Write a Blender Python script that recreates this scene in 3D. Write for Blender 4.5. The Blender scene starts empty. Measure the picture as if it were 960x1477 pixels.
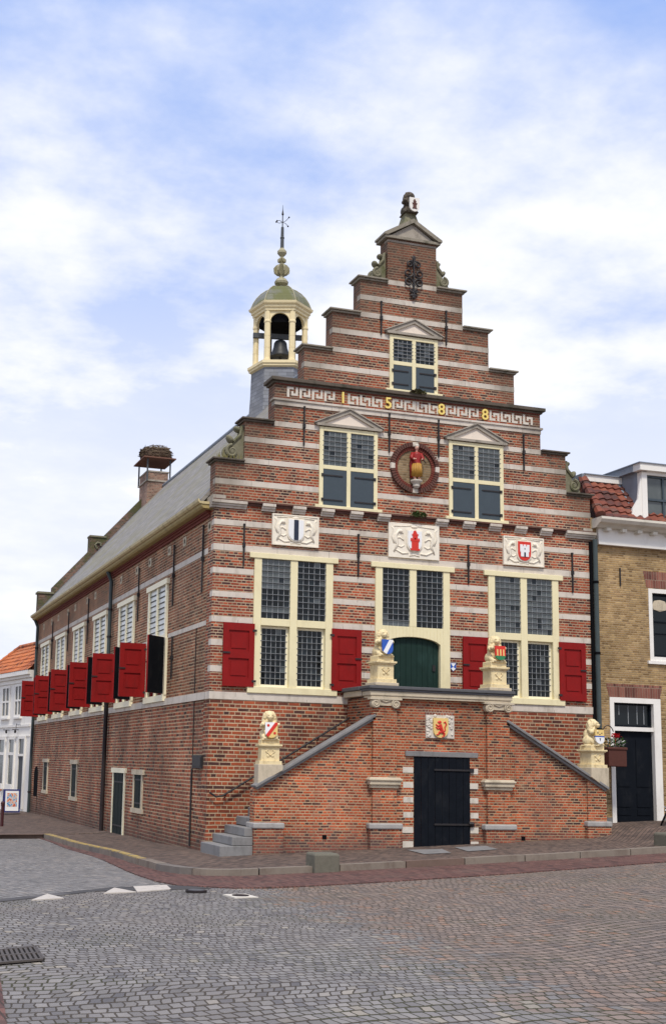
import bpy, math, random
from mathutils import Vector, Matrix
random.seed(7)
S = bpy.context.scene
COL = S.collection
PI = math.pi
R = math.radians

# ------------------------------------------------------------------ mesh helper
class MB:
    def __init__(s): s.v = []; s.f = []; s.m = []; s.mi = 0
    def mat(s, i): s.mi = i; return s
    def add(s, vs, fs):
        b = len(s.v); s.v += [tuple(p) for p in vs]
        for f in fs: s.f.append([b + i for i in f]); s.m.append(s.mi)
        return s
    def quad(s, a, b, c, d): return s.add([a, b, c, d], [(0, 1, 2, 3)])
    def box(s, x0, x1, y0, y1, z0, z1):
        if x0 > x1: x0, x1 = x1, x0
        if y0 > y1: y0, y1 = y1, y0
        if z0 > z1: z0, z1 = z1, z0
        return s.add([(x0,y0,z0),(x1,y0,z0),(x1,y1,z0),(x0,y1,z0),(x0,y0,z1),(x1,y0,z1),(x1,y1,z1),(x0,y1,z1)],
              [(3,2,1,0),(4,5,6,7),(0,1,5,4),(1,2,6,5),(2,3,7,6),(3,0,4,7)])
    def obox(s, c, ex, ey, ez):
        c, ex, ey, ez = Vector(c), Vector(ex), Vector(ey), Vector(ez)
        P = [c+a*ex+b*ey+d*ez for d in (-1,1) for a, b in ((-1,-1),(1,-1),(1,1),(-1,1))]
        return s.add(P, [(3,2,1,0),(4,5,6,7),(0,1,5,4),(1,2,6,5),(2,3,7,6),(3,0,4,7)])
    def prism(s, poly, ax, a, b):
        def P(p, t):
            return (t, p[0], p[1]) if ax == 0 else (p[0], t, p[1]) if ax == 1 else (p[0], p[1], t)
        n = len(poly)
        vs = [P(p, a) for p in poly] + [P(p, b) for p in poly]
        fs = [tuple(range(n)), tuple(range(2*n-1, n-1, -1))]
        for i in range(n):
            j = (i+1) % n; fs.append((j, i, n+i, n+j))
        return s.add(vs, fs)
    def tube(s, path, r, n=8, cap=True, flat=1.0):
        path = [Vector(p) for p in path]; rs = r if isinstance(r, (list, tuple)) else [r]*len(path)
        vs = []; fs = []; prev = None
        for i, p in enumerate(path):
            t = (path[min(i+1, len(path)-1)] - path[max(i-1, 0)]).normalized()
            if prev is None:
                up = Vector((0,0,1)) if abs(t.z) < .9 else Vector((1,0,0))
                a = t.cross(up).normalized()
            else:
                a = (prev - t*prev.dot(t)).normalized()
            prev = a; b = t.cross(a)
            for k in range(n):
                w = 2*PI*k/n
                vs.append(p + (a*math.cos(w) + b*math.sin(w)*flat)*rs[i])
        for i in range(len(path)-1):
            for k in range(n):
                k2 = (k+1) % n
                fs.append((i*n+k, i*n+k2, (i+1)*n+k2, (i+1)*n+k))
        if cap:
            fs.append(tuple(range(n-1, -1, -1))); fs.append(tuple((len(path)-1)*n+k for k in range(n)))
        return s.add(vs, fs)
    def lathe(s, prof, c=(0,0,0), n=16, ang=0.0, ex=1.0):
        vs = []; fs = []
        for r, z in prof:
            for k in range(n):
                w = ang + 2*PI*k/n
                vs.append((c[0]+r*math.cos(w)*ex, c[1]+r*math.sin(w), c[2]+z))
        for i in range(len(prof)-1):
            for k in range(n):
                k2 = (k+1) % n
                fs.append((i*n+k, i*n+k2, (i+1)*n+k2, (i+1)*n+k))
        fs.append(tuple(range(n-1, -1, -1))); fs.append(tuple((len(prof)-1)*n+k for k in range(n)))
        return s.add(vs, fs)
    def ell(s, c, r, nu=14, nv=9, rot=None):
        vs = []; fs = []
        if not isinstance(r, (list, tuple)): r = (r, r, r)
        for i in range(nv+1):
            th = PI*i/nv
            for k in range(nu):
                w = 2*PI*k/nu
                p = Vector((r[0]*math.sin(th)*math.cos(w), r[1]*math.sin(th)*math.sin(w), r[2]*math.cos(th)))
                if rot is not None: p = rot @ p
                vs.append(p + Vector(c))
        for i in range(nv):
            for k in range(nu):
                k2 = (k+1) % nu
                fs.append((i*nu+k, (i+1)*nu+k, (i+1)*nu+k2, i*nu+k2))
        return s.add(vs, fs)
    def mesh(s, name, mats, off=(0,0,0), smooth=False):
        me = bpy.data.meshes.new(name)
        me.from_pydata([(x-off[0], y-off[1], z-off[2]) for x, y, z in s.v], [], s.f)
        for m in (mats if isinstance(mats, (list, tuple)) else [mats]): me.materials.append(m)
        me.polygons.foreach_set('material_index', s.m)
        if smooth: me.polygons.foreach_set('use_smooth', [True]*len(me.polygons))
        me.validate(); me.update()
        return me
    def build(s, name, mats, parent=None, smooth=False, bevel=0, org=None):
        off = Vector((0,0,0)); p = parent
        while p is not None: off += p.location; p = p.parent
        me = s.mesh(name, mats, tuple(off) if org is None else org, smooth)
        o = bpy.data.objects.new(name, me); COL.objects.link(o)
        if parent is not None: o.parent = parent
        elif org is not None: o.location = org
        if bevel:
            b = o.modifiers.new('Bevel', 'BEVEL'); b.width = bevel; b.segments = 2; b.limit_method = 'ANGLE'; b.angle_limit = R(40)
        return o

def tag(o, label, cat, group=None):
    o['label'] = label; o['category'] = cat
    if group: o['group'] = group
    return o
def thing(name, label, cat, loc, group=None, rz=0):
    o = bpy.data.objects.new(name, None); COL.objects.link(o); o.location = loc; o.rotation_euler = (0,0,rz)
    o.empty_display_size = .1
    return tag(o, label, cat, group)
def struct(o): o['kind'] = 'structure'; return o
def remesh(mb, vox, it=2):
    me = mb.mesh('sculpt', [])
    o = bpy.data.objects.new('sculpt', me); COL.objects.link(o)
    r = o.modifiers.new('r', 'REMESH'); r.mode = 'VOXEL'; r.voxel_size = vox
    if it:
        sm = o.modifiers.new('s', 'SMOOTH'); sm.iterations = it; sm.factor = .5
    bpy.context.view_layer.update()
    dg = bpy.context.evaluated_depsgraph_get()
    out = bpy.data.meshes.new_from_object(o.evaluated_get(dg))
    bpy.data.objects.remove(o)
    out.materials.clear()
    out.polygons.foreach_set('use_smooth', [True]*len(out.polygons))
    return out
def link_mesh(name, me, mats, parent, loc=(0,0,0), rot=(0,0,0), sc=1):
    if not me.materials:
        for m in (mats if isinstance(mats, (list, tuple)) else [mats]): me.materials.append(m)
    o = bpy.data.objects.new(name, me); COL.objects.link(o); o.parent = parent
    o.location = loc; o.rotation_euler = rot; o.scale = (sc, sc, sc)
    return o

# ------------------------------------------------------------------ node helper
class NT:
    def __init__(s, name):
        s.m = bpy.data.materials.new(name); s.m.use_nodes = True
        s.t = s.m.node_tree; s.b = s.t.nodes['Principled BSDF']
    def n(s, ty): return s.t.nodes.new(ty)
    def put(s, sock, v):
        if hasattr(v, 'is_output'): s.t.links.new(v, sock)
        elif isinstance(v, (tuple, list)) and len(v) == 3 and sock.type == 'RGBA': sock.default_value = (*v, 1)
        else: sock.default_value = v
    def math(s, op, a, b=0.0, c=None):
        x = s.n('ShaderNodeMath'); x.operation = op
        s.put(x.inputs[0], a); s.put(x.inputs[1], b)
        if c is not None: s.put(x.inputs[2], c)
        return x.outputs[0]
    def step(s, v, a, b):
        x = s.n('ShaderNodeMapRange'); x.interpolation_type = 'SMOOTHSTEP'
        s.put(x.inputs[0], v); s.put(x.inputs[1], a); s.put(x.inputs[2], b)
        return x.outputs[0]
    def mix(s, f, a, b, mode='MIX'):
        x = s.n('ShaderNodeMix'); x.data_type = 'RGBA'; x.blend_type = mode; x.clamp_factor = True
        s.put(x.inputs[0], f); s.put(x.inputs[6], a); s.put(x.inputs[7], b)
        return x.outputs[2]
    def comb(s, x, y, z=0.0):
        c = s.n('ShaderNodeCombineXYZ')
        for i, v in enumerate((x, y, z)): s.put(c.inputs[i], v)
        return c.outputs[0]
    def noise(s, vec, sc, det=3.0, rough=.6, out=0):
        x = s.n('ShaderNodeTexNoise'); s.put(x.inputs['Vector'], vec)
        x.inputs['Scale'].default_value = sc; x.inputs['Detail'].default_value = det; x.inputs['Roughness'].default_value = rough
        return x.outputs[out]
    def white(s, vec, out='Value'):
        x = s.n('ShaderNodeTexWhiteNoise'); x.noise_dimensions = '3D'; s.put(x.inputs['Vector'], vec)
        return x.outputs[out]
    def ramp(s, f, stops, interp='LINEAR'):
        x = s.n('ShaderNodeValToRGB'); x.color_ramp.interpolation = interp
        e = x.color_ramp.elements
        while len(e) < len(stops): e.new(.5)
        for i, (p, c) in enumerate(stops): e[i].position = p; e[i].color = (*c, 1)
        s.put(x.inputs[0], f); return x.outputs[0]
    def pos(s):
        g = s.n('ShaderNodeNewGeometry'); return g.outputs['Position'], g.outputs['True Normal']
    def obj(s):
        return s.n('ShaderNodeTexCoord').outputs['Object']
    def sep(s, v):
        x = s.n('ShaderNodeSeparateXYZ'); s.put(x.inputs[0], v); return x.outputs
    def bump(s, h, strength=.4, dist=.02):
        b = s.n('ShaderNodeBump'); b.inputs['Strength'].default_value = strength; b.inputs['Distance'].default_value = dist
        s.put(b.inputs['Height'], h); s.t.links.new(b.outputs[0], s.b.inputs['Normal'])
    def scale(s, v, sc):
        x = s.n('ShaderNodeVectorMath'); x.operation = 'MULTIPLY'; s.put(x.inputs[0], v); x.inputs[1].default_value = sc
        return x.outputs[0]
    def done(s, col, rough=.8, spec=.3, metal=0.0):
        s.put(s.b.inputs['Base Color'], col); s.put(s.b.inputs['Roughness'], rough)
        s.b.inputs['Specular IOR Level'].default_value = spec; s.b.inputs['Metallic'].default_value = metal
        return s.m

def mplain(name, col, rough=.6, spec=.3, var=.12, sc=6.0, metal=0.0, bump=0.0, dirt=None, dsc=2.0, damt=.5):
    """plain paint / metal / stone with uneven tone and optional blotchy dirt"""
    n = NT(name); p, _ = n.pos()
    f = n.noise(p, sc, 5, .65)
    c = n.mix(f, tuple(x*(1-var) for x in col), tuple(min(1, x*(1+var)) for x in col))
    if dirt:
        d = n.noise(n.scale(p, (1, 1, .45)), dsc, 6, .7)
        c = n.mix(n.math('MULTIPLY', n.step(d, .48, .72), damt), c, dirt)
    if bump: n.bump(n.noise(p, sc*6, 4, .7), bump, .01)
    return n.done(c, rough, spec, metal)

def tilemat(name, L, H, joint, palette, mortar, floor=False, bond='cross', bump=.5, rough=.85, rot=0.0, wob=.006,
            stain=None, gable=None, tone=.25, spec=.2, mossy=None, jn=.5, shear=0.0, base=None, second=None):
    """brick / sett pattern from scratch: every unit gets its own tone, mortar recessed"""
    n = NT(name); p, nor = n.pos()
    x, y, z = n.sep(p); nx, ny, nz = n.sep(nor)
    if floor:
        a = R(rot); ca, sa = math.cos(a), math.sin(a)
        u = n.math('ADD', n.math('MULTIPLY', x, ca), n.math('MULTIPLY', y, sa))
        v = n.math('SUBTRACT', n.math('MULTIPLY', y, ca), n.math('MULTIPLY', x, sa))
        u = n.math('SUBTRACT', u, n.math('MULTIPLY', v, shear))
    else:
        side = n.math('GREATER_THAN', n.math('ABSOLUTE', nx), .6)
        u = n.math('ADD', n.math('MULTIPLY', x, n.math('SUBTRACT', 1.0, side)), n.math('MULTIPLY', y, side)); v = z
    wn = n.noise(p, 3.0 if floor else 2.2, 2, .5, out=1)
    wx, wy, wz = n.sep(wn)
    u = n.math('ADD', u, n.math('MULTIPLY', n.math('SUBTRACT', wx, .5), wob*3))
    v = n.math('ADD', v, n.math('MULTIPLY', n.math('SUBTRACT', wy, .5), wob*3))
    if floor:
        wn2 = n.noise(p, .35, 2, .5, out=1); w2 = n.sep(wn2)
        v = n.math('ADD', v, n.math('MULTIPLY', n.math('SUBTRACT', w2[0], .5), wob*30))
        u = n.math('ADD', u, n.math('MULTIPLY', n.math('SUBTRACT', w2[1], .5), wob*30))
    vr = n.math('DIVIDE', v, H); row = n.math('FLOOR', vr); fv = n.math('SUBTRACT', vr, row)
    odd = n.math('FLOORED_MODULO', row, 2.0)
    if bond == 'cross':
        ln = n.math('SUBTRACT', L, n.math('MULTIPLY', odd, L/2))
        q = n.math('GREATER_THAN', n.math('FLOORED_MODULO', row, 4.0), 1.5)
        off = n.math('ADD', n.math('MULTIPLY', odd, L/4), n.math('MULTIPLY', n.math('MULTIPLY', q, n.math('SUBTRACT', 1.0, odd)), L/2))
    else:
        ln = n.math('ADD', L, 0.0); 
        off = n.math('ADD', n.math('MULTIPLY', odd, L/2), n.math('MULTIPLY', n.white(n.comb(row, 3.3, 1.1)), L*.3))
    ur = n.math('DIVIDE', n.math('ADD', u, off), ln); cl = n.math('FLOOR', ur); fu = n.math('SUBTRACT', ur, cl)
    du = n.math('MULTIPLY', n.math('MINIMUM', fu, n.math('SUBTRACT', 1.0, fu)), ln)
    dv = n.math('MULTIPLY', n.math('MINIMUM', fv, n.math('SUBTRACT', 1.0, fv)), H)
    d = n.math('MINIMUM', n.math('MULTIPLY', du, 1.45 if floor else 1.3), n.math('MULTIPLY', dv, .62 if floor else .85))
    d = n.math('ADD', d, n.math('MULTIPLY', n.math('SUBTRACT', n.noise(p, 40, 2), .5), joint*jn))
    mask = n.step(d, joint*.35, joint*.75)
    rnd = n.white(n.comb(cl, row, 2.7)); rn2 = n.white(n.comb(cl, row, 9.1))
    drift = n.noise(p, .45, 4, .6)
    fac = n.math('ADD', rnd, n.math('MULTIPLY', n.math('SUBTRACT', drift, .5), tone*2.2))
    col = n.ramp(fac, palette)
    if second:
        edge = n.math('ADD', n.math('ADD', x, 1.15), n.math('MULTIPLY', n.math('ADD', y, 7.7), -.117))
        edge = n.math('ADD', edge, n.math('ADD', n.math('MULTIPLY', n.math('SUBTRACT', n.noise(p, .9, 4, .6), .5), 2.2), n.math('MULTIPLY', n.math('SUBTRACT', rn2, .5), 1.1)))
        col = n.mix(n.step(edge, -.12, .2), col, n.ramp(fac, second))
        dust = n.noise(p, .28, 6, .65)
        col = n.mix(n.math('MULTIPLY', n.step(dust, .46, .68), .32), col, (.20,.165,.135))
        damp = n.noise(n.scale(p, (1, .6, 1)), .5, 5, .6)
        col = n.mix(n.math('MULTIPLY', n.step(damp, .52, .70), .35), col, (.085,.08,.08))
    fine = n.noise(p, 60, 3, .7)
    hsv = n.n('ShaderNodeHueSaturation'); n.put(hsv.inputs['Color'], col)
    n.put(hsv.inputs['Value'], n.math('ADD', .72, n.math('ADD', n.math('MULTIPLY', rn2, .3), n.math('MULTIPLY', fine, .3))))
    col = hsv.outputs[0]
    mfac = n.noise(p, 1.1, 4, .6)
    mc = n.mix(mfac, tuple(c*.62 for c in mortar), tuple(min(1, c*1.2) for c in mortar))
    col = n.mix(mask, mc, col)
    if stain:
        sn = n.noise(n.scale(p, (.9, .9, .2)) if not floor else p, 1.3, 6, .65)
        col = n.mix(n.math('MULTIPLY', n.step(sn, .5, .72), stain[1]), col, stain[0], 'MIX')
    if not floor:   # soot patches, rebuilt areas and pale salt bloom
        pt = n.noise(n.scale(p, (1, 1, .8)), .62, 7, .68)
        hv = n.n('ShaderNodeHueSaturation'); n.put(hv.inputs['Color'], col)
        mr = n.n('ShaderNodeMapRange'); n.put(mr.inputs[0], pt); mr.inputs[1].default_value = .34; mr.inputs[2].default_value = .66; mr.inputs[3].default_value = .64; mr.inputs[4].default_value = 1.26
        n.put(hv.inputs['Value'], mr.outputs[0]); col = hv.outputs[0]
        sb = n.noise(n.comb(u, n.math('MULTIPLY', v, 1.3), 7.0), 1.5, 7, .72)
        col = n.mix(n.math('MULTIPLY', n.step(sb, .58, .74), .38), col, tuple(c*.85 for c in mortar))
        sk = n.noise(n.comb(n.math('MULTIPLY', u, 3.0), n.math('MULTIPLY', v, .22), 3.0), 1.4, 5, .7)
        col = n.mix(n.math('MULTIPLY', n.step(sk, .55, .75), .45), col, (.055,.040,.033))
    if floor and second:
        gj = n.noise(p, .9, 4, .6)
        col = n.mix(n.math('MULTIPLY', n.math('SUBTRACT', 1.0, mask), n.math('MULTIPLY', n.step(gj, .5, .62), .6)), col, (.055,.058,.022))
    if base:   # damp darkening / salts plus painted contact shade, ragged at the wall foot
        zz = n.math('ADD', z, n.math('MULTIPLY', n.math('SUBTRACT', n.noise(p, 2.0, 5, .7), .5), 1.0))
        col = n.mix(n.math('MULTIPLY', n.math('SUBTRACT', 1.0, n.step(zz, base[1], base[2])), base[3]), col, base[0])
    if gable:  # lichen and soot on the weather-beaten step zone of the gable
        dd = n.math('ADD', z, n.math('MULTIPLY', n.math('ABSOLUTE', n.math('SUBTRACT', x, 5.0)), 1.4))
        dd = n.math('ADD', dd, n.math('MULTIPLY', n.math('SUBTRACT', n.noise(p, 1.1, 5, .65), .5), 2.2))
        g = n.math('MULTIPLY', n.step(dd, gable[1], gable[2]), gable[3])
        col = n.mix(g, col, gable[0])
        tz = n.math('ADD', z, n.math('MULTIPLY', n.math('SUBTRACT', n.noise(p, .8, 4), .5), 1.5))
        col = n.mix(n.math('MULTIPLY', n.step(tz, 9.3, 13.5), .33), col, gable[0])
    if mossy:
        ms = n.noise(p, 1.7, 6, .7)
        col = n.mix(n.math('MULTIPLY', n.step(ms, mossy[1], mossy[1]+.18), mossy[2]), col, mossy[0])
    h = n.math('ADD', mask, n.math('MULTIPLY', fine, .35))
    h = n.math('ADD', h, n.math('MULTIPLY', rn2, .25))
    n.bump(h, bump, .012 if not floor else .02)
    return n.done(col, rough, spec)

# ------------------------------------------------------------------ materials
RED_P = [(0.0, (.055,.027,.028)), (.18, (.095,.031,.026)), (.38, (.225,.047,.026)), (.62, (.325,.064,.029)), (.84, (.40,.090,.038)), (1.0, (.29,.10,.062))]
M = {}
M['brick_front'] = tilemat('front_brick', .215, .0655, .0165, RED_P, (.48,.36,.24), gable=((.10,.068,.047), 13.2, 15.2, .6), stain=((.15,.080,.055), .35))
M['brick_base'] = tilemat('basement_brick', .27, .087, .018, [(0,(.065,.032,.028)),(.2,(.14,.042,.027)),(.5,(.27,.058,.026)),(.78,(.36,.084,.034)),(1,(.24,.078,.046))], (.52,.39,.25), stain=((.15,.10,.085), .4), base=((.10,.075,.065), -.55, .1, .6))
M['brick_stair'] = tilemat('stair_brick', .205, .060, .0150, [(0.0, (.055,.026,.025)), (.14, (.11,.033,.024)), (.34, (.27,.052,.023)), (.6, (.385,.074,.028)), (.84, (.46,.10,.036)), (1.0, (.33,.11,.06))], (.47,.345,.21), stain=((.23,.135,.11), .45), base=((.115,.08,.075), -.45, .35, .6))
M['brick_side'] = tilemat('side_brick', .225, .0745, .019, [(0,(.085,.040,.026)),(.25,(.16,.060,.034)),(.5,(.25,.084,.042)),(.75,(.32,.112,.054)),(1,(.27,.125,.07))], (.50,.365,.23), stain=((.16,.10,.07), .35), tone=.2)
M['brick_sidebase'] = tilemat('side_basement_brick', .26, .086, .021, [(0,(.065,.030,.024)),(.2,(.14,.042,.026)),(.5,(.26,.062,.029)),(.78,(.34,.086,.038)),(1,(.23,.078,.046))], (.48,.355,.225), stain=((.12,.085,.07), .45), base=((.085,.065,.055), -.7, .25, .65))
M['brick_dark'] = mplain('dark_moulded_brick', (.12,.055,.043), .85, .2, .4, 14, bump=.4, dirt=(.05,.045,.035), dsc=2.5, damt=.7)
M['brick_red'] = mplain('red_moulded_brick', (.17,.045,.032), .8, .2, .3, 14, bump=.3)
M['brick_moss'] = tilemat('mossy_brick', .215, .0655, .015, [(0,(.07,.045,.036)),(.5,(.15,.075,.055)),(1,(.22,.11,.08))], (.22,.19,.14), mossy=((.075,.082,.032), .42, .85))
M['brick_chim'] = tilemat('chimney_brick', .21, .065, .014, [(0,(.17,.085,.065)),(.5,(.30,.15,.105)),(1,(.36,.21,.15))], (.42,.36,.28), stain=((.14,.10,.08), .5))
M['brick_yellow'] = tilemat('yellow_brick', .19, .056, .012, [(0,(.20,.12,.048)),(.25,(.30,.19,.08)),(.55,(.38,.25,.108)),(.8,(.43,.295,.14)),(1,(.30,.185,.085))], (.42,.31,.19), stain=((.15,.105,.06), .4), tone=.15)
M['brick_arch'] = tilemat('brick_arch', .075, .4, .012, [(0,(.13,.05,.04)),(.5,(.22,.085,.062)),(1,(.28,.12,.085))], (.3,.22,.16), bond='run')
M['brick_beige'] = tilemat('beige_niche_brick', .2, .062, .012, [(0,(.17,.115,.06)),(.5,(.27,.185,.10)),(1,(.33,.235,.135))], (.33,.26,.17))
M['soldier'] = tilemat('soldier_brick', .07, .3, .014, [(0,(.12,.045,.04)),(.5,(.27,.085,.05)),(1,(.36,.13,.075))], (.45,.37,.28), bond='run')
def stonemat(name, col, grime=(.20,.165,.125), amt=.5, joint=True):
    n = NT(name); p, _ = n.pos(); x, y, z = n.sep(p)
    c = n.mix(n.noise(p, 5, 5, .65), tuple(v*.84 for v in col), tuple(min(1,v*1.14) for v in col))
    u = n.math('ADD', x, y)
    st = n.noise(n.comb(n.math('MULTIPLY', u, 1.5), 0.0, n.math('MULTIPLY', z, .5)), 1.5, 6, .7)
    c = n.mix(n.math('MULTIPLY', n.step(st, .46, .74), amt), c, grime)
    dd = n.math('ADD', z, n.math('MULTIPLY', n.math('ABSOLUTE', n.math('SUBTRACT', x, 5.0)), 1.4))
    dd = n.math('ADD', dd, n.math('MULTIPLY', n.math('SUBTRACT', n.noise(p, 1.1, 5, .65), .5), 2.2))
    c = n.mix(n.math('MULTIPLY', n.step(dd, 13.3, 15.2), .68), c, (.17,.145,.11))
    if joint:
        r = n.math('FLOOR', n.math('MULTIPLY', z, 1.7))
        uu = n.math('ADD', u, n.math('MULTIPLY', n.white(n.comb(r, 1.3, 4.0)), 1.3))
        fr = n.math('FRACT', n.math('DIVIDE', uu, 1.3))
        c = n.mix(n.math('MULTIPLY', n.math('LESS_THAN', fr, .009), .6), c, (.16,.14,.12))
    n.bump(n.noise(p, 30, 4, .7), .2, .01)
    return n.done(c, .85, .2)
M['stone'] = stonemat('pale_band_stone', (.62,.555,.475))
M['stone_dark'] = mplain('weathered_coping_stone', (.27,.24,.19), .9, .15, .3, 8, bump=.4, dirt=(.055,.060,.035), dsc=2.2, damt=.9)
M['stone_cop'] = mplain('dark_coping', (.115,.095,.075), .9, .15, .35, 8, bump=.4, dirt=(.035,.040,.026), dsc=2.2, damt=.8)
M['stone_moss'] = mplain('mossy_carved_stone', (.20,.185,.125), .95, .1, .3, 9, bump=.5, dirt=(.085,.092,.035), dsc=3.5, damt=.9)
M['stone_ped'] = mplain('pediment_stone', (.36,.32,.265), .9, .15, .2, 8, bump=.3, dirt=(.12,.105,.08), dsc=2.5, damt=.7)
M['tymp'] = mplain('pediment_field', (.76,.66,.55), .85, .2, .08, 6)
M['stone_beige'] = mplain('beige_carved_stone', (.55,.47,.345), .85, .2, .13, 9, bump=.3, dirt=(.25,.215,.15), dsc=3, damt=.6)
M['stone_cap'] = mplain('light_grey_cap_stone', (.36,.345,.325), .85, .2, .2, 8, bump=.4, dirt=(.17,.155,.14), dsc=2.6, damt=.75)
M['stone_grey'] = mplain('blue_grey_stone', (.215,.21,.205), .8, .2, .22, 8, bump=.35, dirt=(.11,.105,.10), dsc=2.2, damt=.7)
M['stone_step'] = mplain('grey_step_stone', (.23,.225,.22), .85, .2, .16, 12, bump=.35, dirt=(.13,.125,.12), dsc=3, damt=.7)
M['stone_slab'] = mplain('dark_blue_stone', (.10,.10,.105), .75, .3, .25, 8, bump=.3)
M['stone_white'] = mplain('whitish_stone', (.62,.57,.49), .85, .2, .15, 8, bump=.3, dirt=(.3,.26,.2), dsc=3, damt=.6)
M['lion'] = mplain('painted_cream_stone', (.76,.63,.37), .7, .25, .12, 14, bump=.3, dirt=(.40,.28,.13), dsc=11, damt=.65)
M['plaque'] = mplain('cream_plaque', (.82,.755,.63), .75, .25, .08, 8, bump=.2, dirt=(.60,.51,.38), dsc=4, damt=.45)
M['plaque2'] = mplain('relief_stone', (.80,.73,.60), .8, .2, .12, 14, bump=.3)
M['cream'] = mplain('cream_window_paint', (.79,.705,.44), .5, .35, .05, 4, dirt=(.52,.44,.25), dsc=2.5, damt=.3)
M['cream2'] = mplain('pale_cream_paint', (.84,.775,.56), .5, .35, .05, 4)
M['cream_t'] = mplain('turret_cream_paint', (.80,.67,.40), .6, .3, .08, 5, dirt=(.52,.42,.24), dsc=3.5, damt=.45)
M['olive'] = mplain('olive_cream_paint', (.36,.275,.11), .6, .25, .12, 4, dirt=(.17,.135,.06), dsc=3, damt=.5)
M['lip'] = mplain('weathered_gutter_lip', (.55,.45,.24), .6, .25, .12, 4, dirt=(.22,.18,.09), dsc=3, damt=.7)
M['grate'] = mplain('worn_cast_iron', (.085,.072,.064), .7, .3, .25, 10)
M['pit'] = mplain('drain_pit', (.022,.02,.018), .9, .1, .2)
M['cornice'] = mplain('stone_white_paint', (.66,.615,.52), .6, .25, .08, 4, dirt=(.42,.38,.30), dsc=2.5, damt=.45)
M['white'] = mplain('white_paint', (.80,.77,.71), .5, .35, .05, 4, dirt=(.55,.52,.46), dsc=2, damt=.35)
M['red'] = mplain('red_shutter_paint', (.235,.0085,.008), .55, .16, .2, 3.5, dirt=(.17,.010,.009), dsc=5, damt=.7)
M['red_far'] = M['red']
M['green'] = mplain('dark_green_paint', (.006,.014,.013), .65, .12, .25, 5, dirt=(.014,.022,.02), dsc=3, damt=.4)
M['green2'] = mplain('bottle_green_paint', (.008,.026,.020), .6, .2, .2, 5, dirt=(.03,.07,.06), dsc=3, damt=.4)
M['shutgrey'] = mplain('slate_blue_paint', (.050,.068,.082), .5, .35, .15, 5)
M['black'] = mplain('black_paint', (.006,.008,.012), .7, .08, .3, 6, dirt=(.022,.023,.026), dsc=4, damt=.5)
M['bar'] = mplain('saddle_bar_iron', (.15,.16,.17), .6, .3, .25, 12)
M['iron'] = mplain('wrought_iron', (.018,.016,.017), .6, .4, .35, 12, dirt=(.045,.025,.018), dsc=8, damt=.5)
M['lead'] = mplain('lead_came', (.30,.315,.32), .6, .4, .15, 10)
M['leadroof'] = mplain('lead_sheet', (.22,.25,.29), .6, .35, .2, 3, dirt=(.13,.14,.16), dsc=2, damt=.5)
M['gold'] = mplain('gilding', (.88,.66,.18), .4, .5, .12, 10, metal=.25)
M['zinc'] = mplain('grey_green_pipe', (.045,.062,.062), .5, .4, .25, 4)
M['zinc_low'] = mplain('rusty_black_pipe', (.020,.014,.014), .6, .3, .35, 4)
M['wh'] = mplain('white_enamel', (.80,.80,.79), .5, .3, .03)
M['shred'] = mplain('red_enamel', (.62,.035,.022), .5, .3, .06)
M['shblue'] = mplain('blue_enamel', (.03,.10,.43), .5, .3, .06)
M['shgreen'] = mplain('green_enamel', (.03,.20,.08), .5, .3, .06)
M['shgold'] = mplain('gold_enamel', (.74,.53,.19), .5, .3, .1)
M['navy'] = mplain('navy_enamel', (.022,.03,.055), .5, .3, .1)
M['pink'] = mplain('flesh_paint', (.62,.36,.27), .6, .3, .08)
M['robe'] = mplain('red_robe_paint', (.28,.016,.013), .5, .35, .25, 12, dirt=(.20,.012,.01), dsc=10, damt=.6)
M['skirt'] = mplain('gilded_skirt_paint', (.42,.22,.035), .5, .4, .25, 14, dirt=(.16,.07,.015), dsc=12, damt=.7)
M['bronze'] = mplain('bell_bronze', (.020,.022,.025), .5, .4, .3, 5)
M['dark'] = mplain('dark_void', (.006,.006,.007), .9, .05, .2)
M['wood'] = mplain('grey_timber', (.085,.092,.10), .85, .2, .2, 8)
M['finial'] = mplain('mossy_lead', (.36,.33,.22), .7, .3, .25, 14, dirt=(.16,.14,.035), dsc=7, damt=.9)
M['boardwood'] = mplain('nest_board', (.17,.085,.06), .8, .2, .25, 8)
M['twig'] = mplain('dry_twig', (.17,.13,.085), .9, .1, .4, 25)
M['twig2'] = mplain('dark_twig', (.12,.085,.06), .9, .1, .4, 25)
M['leaf'] = mplain('leaf_green', (.06,.12,.03), .6, .3, .35, 20)
M['leafdry'] = mplain('weed_leaf', (.09,.095,.035), .7, .2, .4, 20)
M['petal'] = mplain('red_petal', (.55,.012,.02), .6, .3, .2, 20)
M['basket'] = mplain('brown_rusty_planter', (.085,.030,.022), .75, .25, .3, 18, bump=.3)
M['grass'] = mplain('dry_grass', (.24,.21,.07), .8, .1, .3, 20)
M['rubber'] = mplain('black_rubber', (.012,.012,.013), .7, .3, .2)
M['chrome'] = mplain('bike_metal', (.55,.56,.58), .3, .5, .1, metal=.9)
M['bikeframe'] = mplain('bike_frame_paint', (.02,.022,.028), .35, .5, .1)
M['navyframe'] = mplain('blue_sign_frame', (.025,.035,.16), .5, .4, .1)
M['pole'] = mplain('dark_red_post', (.055,.012,.013), .5, .4, .2)
M['kerbrust'] = mplain('kerb_rust', (.12,.06,.05), .85, .2, .3, 8)
def glassmat(name, col, rough=.06, spec=.5):
    n = NT(name); p, _ = n.pos()
    c = n.mix(n.noise(p, 3, 2), tuple(v*.6 for v in col), tuple(v*1.4 for v in col))
    n.bump(n.noise(p, 9, 2, .5), .06, .02)
    return n.done(c, rough, spec)
M['g0'] = glassmat('old_glass_black', (.005,.008,.010), .06, .28)
M['g1'] = glassmat('old_glass_dark', (.014,.021,.025), .1, .3)
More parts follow.
